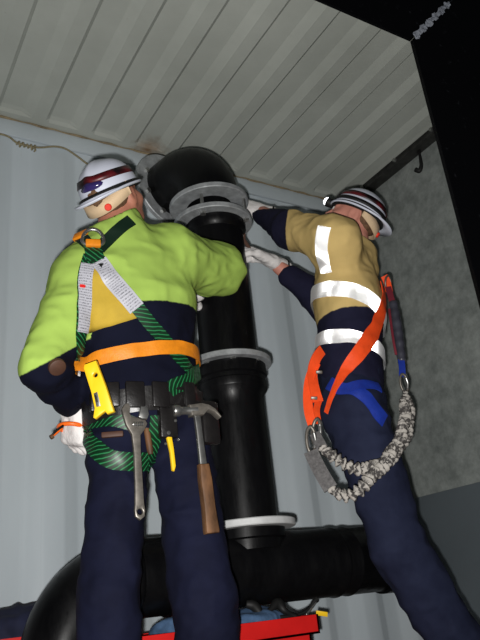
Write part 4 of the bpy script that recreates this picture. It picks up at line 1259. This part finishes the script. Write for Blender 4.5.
for a, b, c in ((hpl, knl, anl), (hpr, knr, anr)):
    F.cone(a, b, 0.064, 0.048, 0.03); F.cone(b, c, 0.048, 0.034, 0.03); F.cone(c, c + fw * 0.14 - UPV * 0.045, 0.036, 0.026, 0.03)
HR_ = head_field(F, hdc, hup, hface, 0.84)
body_r, _, _ = F.obj('body', 'skin', RW)
for s_ in (-1, 1):
    lathe('eye', [(0, 0.011), (0.006, 0.0095), (0.0105, 0.003), (0.011, 0)], frame(HR_(0.031 * s_, 0.086, 0.003), *ortho(hface, hup)), 'eye', body_r, 12)
F = Field(hdc - Vector((0.16,) * 3), hdc + Vector((0.16,) * 3), 0.006)
sdv = hface.cross(hup)
F.ell(HR_(0, -0.016, 0.042), (0.064, 0.080, 0.068), 0.01, (sdv, hface, hup)); F.ell(HR_(0, -0.05, 0.0), (0.050, 0.050, 0.04), 0.03, (sdv, hface, hup))
F.cut(HR_(0, 0.045, 0.0), list(hface * 0.9 - hup * 0.4)); F.folds(0.004, 90)
F.obj('hair', 'hair', RW)

# shirt
F = Field((1.0, 1.2, 0.85), (2.05, 2.15, 1.95), 0.0062)
hem = W(352, 384, 1.62)
F.cone(hem, wst, 0.142, 0.138, 0.05, FRR, SC); F.cone(wst, chs, 0.138, 0.156, 0.06, FRR, SC); F.cone(chs, nck - UPV * 0.06, 0.156, 0.105, 0.07, FRR, SC)
F.cone(shl, shr, 0.078, 0.078, 0.06); F.cone(nck - UPV * 0.05, nck + hup * 0.012, 0.080, 0.070, 0.03)
F.cone(shl, ell, 0.078, 0.066, 0.05); F.cone(ell, wrl + (wrl - ell).normalized() * 0.005, 0.064, 0.044, 0.03)
F.cone(shr, elr, 0.080, 0.070, 0.05); F.cone(elr, wrr - (wrr - elr).normalized() * 0.055, 0.068, 0.044, 0.02)
fabric_wrinkle(F, 21.0, 0.009, 11)
F.cut(nck + hup * 0.040, list(hup)); F.cone(nck + hup * 0.02, nck + hup * 0.12, 0.062, 0.066, sub=True); F.cut(hem - UPV * 0.09, (0, 0, -1))
tz2 = W(345, 303, 1.47); sm2 = W(290, 234, 1.70); ax2 = (FWD * 0.25 - RIGHT).normalized()


def tone_r(V):
    tor = (V[:, 2] - tz2.z)
    def dist(a, b):
        a = np.array(a); b = np.array(b); e = b - a; t = np.clip(((V - a) @ e) / (e @ e), 0, 1)
        return np.linalg.norm(V - a - t[:, None] * e, axis=1)
    dl = np.minimum(dist(shl, ell), dist(ell, wrl)); dr_ = np.minimum(dist(shr, elr), dist(elr, wrr))
    arm = -((V - np.array(sm2)) @ np.array(ax2))
    arm2 = dist(elr, wrr) - 0.085
    uf = (V - np.array(chs)) @ np.array(fw)
    return np.where((dl < 0.11) & ((uf > 0.05) | (V[:, 2] > shl.z)), arm, np.where((dr_ < 0.10) & (uf > 0.08), arm2, tor))


jr, JV2, JQ2 = F.obj('shirt', 'jacket_khaki', RW, {'tone': tone_r})
da = np.minimum.reduce([np.linalg.norm(JV2 - (np.array(a) + np.clip(((JV2 - np.array(a)) @ np.array(b - a)) / (b - a).length_squared, 0, 1)[:, None] * np.array(b - a)), axis=1) for a, b in ((shl.lerp(ell, 0.3), ell), (ell, wrl), (shr.lerp(elr, 0.4), elr), (elr, wrr))])
BTR = bvh_of((JV2, JQ2[(da > 0.088)[JQ2].all(1)]))
# trousers
F = Field((1.2, 1.2, 0.02), (2.1, 2.1, 1.22), 0.0062)
F.cone(hipc - UPV * 0.0, hem + UPV * 0.01, 0.146, 0.142, 0.05, FRR, (1, 1.40, 1))
F.cone(hpl, knl, 0.096, 0.080, 0.05); F.cone(hpr, knr, 0.090, 0.074, 0.05)
F.cone(knl, anl + UPV * 0.02, 0.082, 0.080, 0.02); F.cone(knr, anr + UPV * 0.02, 0.074, 0.072, 0.02)
fabric_wrinkle(F, 31.5, 0.012, 10)
F.cut((0, 0, 0.07), (0, 0, -1)); F.cut(hem + UPV * 0.05, (0, 0, 1))
tr_o, TV2, TQ2 = F.obj('trousers', 'slate', RW)
BR = bvh_of((JV2, JQ2), (TV2, TQ2)); BTT = bvh_of((TV2, TQ2))
for a in (anl, anr):
    F = Field(a - Vector((0.26, 0.14, 0.11)), a + Vector((0.12, 0.26, 0.12)), 0.0062)
    F.cone(a + UPV * 0.04, a - UPV * 0.03, 0.058, 0.055, 0.02); F.cone(a - fw * 0.02 - UPV * 0.05, a + fw * 0.17 - UPV * 0.055, 0.046, 0.044, 0.03)
    F.cut((0, 0, 0.004), (0, 0, -1)); F.obj('boot', 'boot', RW)
# reflective bands, parts of the shirt
TD = (-fw.x, -fw.y)
cube_corner_sheet('reflective_band', plane_ring(BTR, chs, [(322, 291), (340, 293), (358, 297), (372, 303)], tdir=TD), 0.056, 'reflective', jr, BTR, closed=True)
cube_corner_sheet('reflective_band', plane_ring(BTR, wst, [(322, 341), (340, 339), (358, 340), (368, 343)], tdir=TD), 0.052, 'reflective', jr, BTR, closed=True)
cube_corner_sheet('reflective_band', surf_path(BR, [(325, 226), (323, 236), (322, 250), (324, 262), (327, 273)], 1.5), 0.050, 'reflective', jr, BR)
# gloves
hand(RW, 'glove', wrl + (wrl - ell).normalized() * 0.03 + Vector((-0.012, 0, 0)), Vector((-0.85, 0.30, 0.32)), Vector((0.1, 0.9, -0.3)), -1, 0.35, thumb=0.3, size=1.05)
hand(RW, 'glove', wrr + (wrr - elr).normalized() * 0.035, W(250, 252, 1.86) - wrr, Vector((0.1, 0.6, -0.75)), -1, (0.40, 0.36, 0.32, 0.28), thumb=0.35, size=1.05)

# hard hat with headlamp
h2, HL2, SP2 = build_helmet(hdc + hup * 0.026 - hface * 0.006, hup, kpk, 'white hard hat with maroon band and headlamp on the worker in khaki', sz=0.85)
hl = empty('headlamp', HL2(0, -0.13, 0.03), 'small lit headlamp strapped to the hard hat of the worker in khaki', 'headlamp')
lp = HL2(0.0, -0.126, 0.000); x, y, z = ortho((-kpk + hup * 0.1).normalized(), hup)
lathe('lamp_body', [(0, -0.012), (0.014, -0.012), (0.017, 0.0), (0.019, 0.018), (0.017, 0.019), (0.0, 0.016)], frame(lp, x, y, z), 'black_trim', hl, 20)
lathe('lens', [(0, 0.033), (0.008, 0.031), (0.014, 0.026), (0.0165, 0.020), (0.0165, 0.015), (0, 0.015)], frame(lp, x, y, z), 'lamp', hl, 20)
v = []; f = []
for i in range(64):
    a = 2 * math.pi * i / 64
    for t, o_ in ((0.06, 0.001), (0.06, 0.0045), (0.15, 0.0045), (0.15, 0.001)): v.append(SP2(a, t + 0.05 * (0.5 - 0.5 * math.cos(a)) * 0, o_))
for i in range(64):
    k = (i + 1) % 64
    for q in range(4): f.append((i * 4 + q, k * 4 + q, k * 4 + (q + 1) % 4, i * 4 + (q + 1) % 4))
pydata('elastic_band', v, f, 'black_trim', hl)

# orange and blue harness
h2n = empty('safety_harness', W(360, 350, 1.5), 'orange and blue safety harness on the worker in khaki', 'harness')
ribbon('chest_strap', surf_path(BR, [(385, 284), (383, 298), (379, 315), (371, 334), (358, 354), (346, 371), (337, 388), (331, 403), (328, 413)], 1.5), lambda s: 0.046 + 0.010 * math.sin(s * 9) - 0.012 * max(0, (s - 0.36) / 0.12), 'red_web', h2n, BR, 0.006, 0.003)
ribbon('leg_strap', surf_path(BR, [(330, 384), (342, 390), (354, 390), (364, 396), (374, 408), (383, 421)], 1.5), 0.042, 'blue_web', h2n, BR, 0.004)
ribbon('leg_strap', surf_path(BR, [(348, 390), (360, 386), (371, 386), (379, 389)], 1.5), 0.036, 'blue_web', h2n, BR, 0.006)
fy = 1.56
def free(name, pxs, wd, m, par, yy=None, vw=None, th=0.003):
    P_ = catmull([W(x, y, q) for x, y, q in pxs], 6)
    return ribbon(name, P_, wd, m, par, None, 0, th, view=vw or -FWD)
free('hanging_strap', [(322, 350, 1.55), (316, 358, 1.55), (312, 372, 1.56), (314, 388, 1.55), (318, 402, 1.545)], 0.034, 'red_web', h2n, vw=(-FWD + RIGHT * 0.4).normalized())
free('hanging_strap', [(316, 364, 1.56), (310, 378, 1.565), (308, 394, 1.565), (309, 412, 1.56), (313, 425, 1.555)], 0.030, 'red_web', h2n, vw=(-FWD - RIGHT * 0.5).normalized())
free('hanging_strap', [(320, 396, 1.555), (316, 410, 1.55), (318, 424, 1.55)], 0.024, 'red_web', h2n, vw=(-FWD + RIGHT * 0.6).normalized())
for (x_, y_, q_) in ((314, 398, 1.548), (319, 372, 1.54)):
    box('strap_buckle', (-0.010, -0.005, 0), (0.010, 0.005, 0.006), 'tool_steel', h2n, 0.002, frame(W(x_, y_, q_), RIGHT, -DOWN, -FWD))
# back ring on the spine
dp = W(388, 283, 1.60)
tube('back_ring', [dp + RIGHT * math.cos(a) * 0.012 + DOWN * math.sin(a) * 0.026 + FWD * math.cos(a) * 0.01 for a in [2 * math.pi * i / 28 for i in range(28)]], 0.004, 'tool_steel', h2n, 8, closed=True, raw=True)
free('back_tab', [(384, 276, 1.6), (387, 282, 1.6), (389, 292, 1.6)], 0.026, 'red_web', h2n)

# twin-leg shock-absorbing lanyard
ly = empty('shock_lanyard', W(395, 330, 1.58), 'grey ruffled twin lanyard with absorber pack looping around the thigh', 'lanyard')
free('pack_strap', [(388, 287, 1.595), (391, 298, 1.59), (394, 308, 1.585)], 0.022, 'maroon_web', ly)
pk_pts = [W(393, 303, 1.585), W(396, 320, 1.58), W(399, 340, 1.575), W(402, 362, 1.57)]
pko = tube('absorber_pack', pk_pts, lambda s, t: (lambda a: (0.020 + 0.004 * math.sin(math.pi * min(1, t * 1.15)) + 0.0015 * math.sin(s * 160)) * (1.0 - 0.25 * math.sin(a) ** 2)), 'pack', ly, 16, n=14)
free('pack_stripe', [(389, 309, 1.556), (391, 325, 1.550), (393.5, 342, 1.546), (396, 355, 1.546)], 0.008, 'maroon_web', ly)
free('webbing_end', [(401, 360, 1.565), (402, 368, 1.56), (402, 377, 1.56)], 0.022, 'blue_web', ly)
def carabiner(name, c, ax, sd_, L_, wd, par, r=0.0045):
    pts = [c + ax * (math.sin(a) * L_ / 2) + sd_ * (math.cos(a) * wd / 2 * (1 if abs(math.sin(a)) < 0.9 else 0.8)) for a in [2 * math.pi * i / 32 for i in range(32)]]
    o = tube(name, pts, r, 'tool_steel', par, 10, closed=True, raw=True)
    tube('gate', [c + ax * L_ * 0.3 + sd_ * wd * 0.36, c + sd_ * wd * 0.5, c - ax * L_ * 0.3 + sd_ * wd * 0.36], r * 1.25, 'steel', o, 10)
    return o
carabiner('swivel_hook', W(404, 383, 1.555), C2W((0.15, 1, 0)), C2W((0.8, 0, -0.6)), 0.060, 0.026, ly)
def ruffle(name, pxs, r0, m='elastic'):
    P_ = resample(catmull([W(x, y, q) for x, y, q in pxs], 10), 0.0032); ph = random.random() * 6
    def rad(s, t):
        env = min(1.0, 0.55 + 6 * min(t, 1 - t))
        return lambda a: env * (r0 + 0.0062 * math.sin(s * 330 + 1.1 * math.sin(a + s * 21) + ph) + 0.0022 * math.sin(a * 3 + s * 55) + 0.003 * math.sin(s * 47 + a))
    return tube(name, P_, rad, m, ly, 16, raw=True)
ruffle('elastic_leg', [(405, 392, 1.54), (409, 410, 1.52), (407, 432, 1.48), (396, 452, 1.45), (380, 465, 1.43), (362, 469, 1.43), (345, 464, 1.44), (331, 456, 1.46), (321, 446, 1.49)], 0.0128)
ruffle('elastic_leg', [(403, 398, 1.50), (405, 418, 1.47), (399, 440, 1.42), (388, 458, 1.40), (377, 472, 1.39), (364, 486, 1.40), (350, 494, 1.42), (337, 494, 1.45), (329, 488, 1.47)], 0.0128)
free('webbing_leg', [(331, 489, 1.465), (323, 476, 1.48), (315, 461, 1.50), (311, 452, 1.51)], 0.040, 'grey_web', ly, th=0.008)
free('webbing_leg', [(323, 449, 1.485), (318, 440, 1.50), (315, 434, 1.51)], 0.030, 'grey_web', ly, th=0.006)
for (x_, y_, q_, s_) in ((311, 440, 1.515, 1), (316.5, 432, 1.515, -1)):
    carabiner('snap_hook', W(x_, y_, q_), C2W((0.05 * s_, 1, 0)), C2W((0.9, 0, -0.4 * s_)), 0.075, 0.026, ly, 0.005)

# spanner held against the flange
spn = empty('spanner', W(250, 250, 1.80), 'dark steel spanner held in a white glove at the top flange', 'spanner')
a_, b_ = W(242, 237, 1.86), W(255, 257, 1.89)
dv = (a_ - b_).normalized(); nn = -FWD; xk = dv.cross(nn).normalized(); nn = xk.cross(dv).normalized()
ms = frame(a_, xk, dv, nn)
Ls = (a_ - b_).length
extrude('spanner_body', [(-0.016, 0.0), (-0.018, 0.014), (-0.010, 0.024), (-0.009, 0.008), (0.0, 0.002), (0.009, 0.008), (0.010, 0.024), (0.018, 0.014), (0.016, 0.0), (0.007, -0.012), (0.006, -Ls), (-0.006, -Ls), (-0.007, -0.012)], 0.010, ms, 'brown_leather', spn, 0.002)
lathe('nut', [(0, 0.008), (0.012, 0.008), (0.012, -0.008), (0, -0.008)], ms @ Matrix.Translation((0, 0.012, 0)), 'steel', spn, 6)

# ================================================================== ON THE FLOOR
bx0, bx1 = W(130, 634, 1.76).x, W(305, 620, 1.76).x
bt = W(240, 624, 1.74).z
rb = empty('red_toolbox', Vector(((bx0 + bx1) / 2, 1.86, 0)), 'red steel toolbox under the horizontal pipe', 'toolbox')
def open_box(name, lo, hi, t, m, parent):
    bm = bmesh.new()
    box_bm(bm, lo, (hi[0], hi[1], lo[2] + t)); box_bm(bm, lo, (hi[0], lo[1] + t, hi[2])); box_bm(bm, (lo[0], hi[1] - t, lo[2]), hi)
    box_bm(bm, lo, (lo[0] + t, hi[1], hi[2])); box_bm(bm, (hi[0] - t, lo[1], lo[2]), hi)
    return from_bm(name, bm, m, parent)
open_box('body', (bx0, 1.74, 0.0), (bx1, 1.98, bt - 0.035), 0.006, 'red_box', rb)
open_box('tray', (bx0 - 0.01, 1.735, bt - 0.05), (bx1 + 0.03, 1.985, bt), 0.006, 'red_box', rb)
for x_ in (bx0 + 0.14, bx1 - 0.16):
    box('latch', (x_, 1.728, bt - 0.20), (x_ + 0.04, 1.742, bt - 0.13), 'steel', rb, 0.003)
# blue cloth, black strap and a tagged hand tool on the tray
def cloth(name, c, rx, ry, rz, m, label, cat, seed):
    F = Field(c - Vector((rx, ry, rz)) * 1.3 - Vector((0.03,) * 3), c + Vector((rx, ry, rz)) * 1.3 + Vector((0.03,) * 3), 0.005)
    F.ell(c, (rx, ry, rz), 0.02); F.ell(c + Vector((rx * 0.3, 0, rz * 0.3)), (rx * 0.5, ry * 0.7, rz * 0.9), 0.03); F.folds(0.012, 22, seed=seed)
    o, _, _ = F.obj(name, m); return tag(o, label, cat)
cloth('cloth', Vector((W(245, 615, 1.86).x, 1.86, bt - 0.005)), 0.11, 0.08, 0.030, 'denim', 'crumpled blue cloth on the red toolbox right of the navy trouser leg', 'cloth', 1.0)
cloth('cloth', Vector((W(166, 624, 1.84).x, 1.84, bt - 0.004)), 0.045, 0.05, 0.028, 'denim', 'small blue cloth on the red toolbox between the trouser legs', 'cloth', 5.0)
o = tube('black_strap', [W(246, 604, 1.83), W(254, 606, 1.82), (W(262, 614, 1.80)), W(270, 610, 1.80), W(278, 603, 1.81), W(284, 610, 1.79), W(296, 617, 1.79)], lambda s, t: 0.011 + 0.004 * math.sin(s * 60), 'black_trim', None, 10)
tag(o, 'black strap tangled over the blue cloth on the red toolbox', 'strap')
ht = empty('hand_tool', W(312, 612, 1.80), 'black handled tool with a yellow tag on the right end of the toolbox', 'hand tool')
tube('handle', [W(270, 617, 1.80), W(286, 617, 1.79), W(300, 614, 1.79), (W(309, 609, 1.79)), W(314, 602, 1.79), W(317, 599, 1.79)], lambda s, t: 0.009 - 0.004 * math.sin(math.pi * t), 'black_trim', ht, 10)
tube('shank', [W(306, 615, 1.785), W(311, 609, 1.785), W(316, 602, 1.785)], 0.0035, 'steel', ht, 8)
box('tag', (0, -0.012, -0.002), (0.035, 0.002, 0.002), 'yellow_plastic', ht, 0.001, frame(W(316, 611, 1.785), (RIGHT + DOWN * 0.15).normalized(), -DOWN, -FWD))

ct = W(16, 637.5, 2.08).z
rc = empty('red_crate', Vector((0.25, 2.2, 0)), 'red crate by the wall behind the pipe bend at the far left', 'crate')
open_box('body', (0.05, 2.08, 0.0), (0.66, 2.36, ct - 0.03), 0.008, 'red_box', rc)
open_box('rim', (0.04, 2.07, ct - 0.05), (0.67, 2.37, ct), 0.012, 'red_box', rc)
cloth('cloth', Vector((W(14, 632, 2.2).x, 2.2, ct + 0.01)), 0.20, 0.10, 0.065, 'navy_cloth', 'dark navy cloth lying on the red crate at the far left', 'cloth', 9.0)
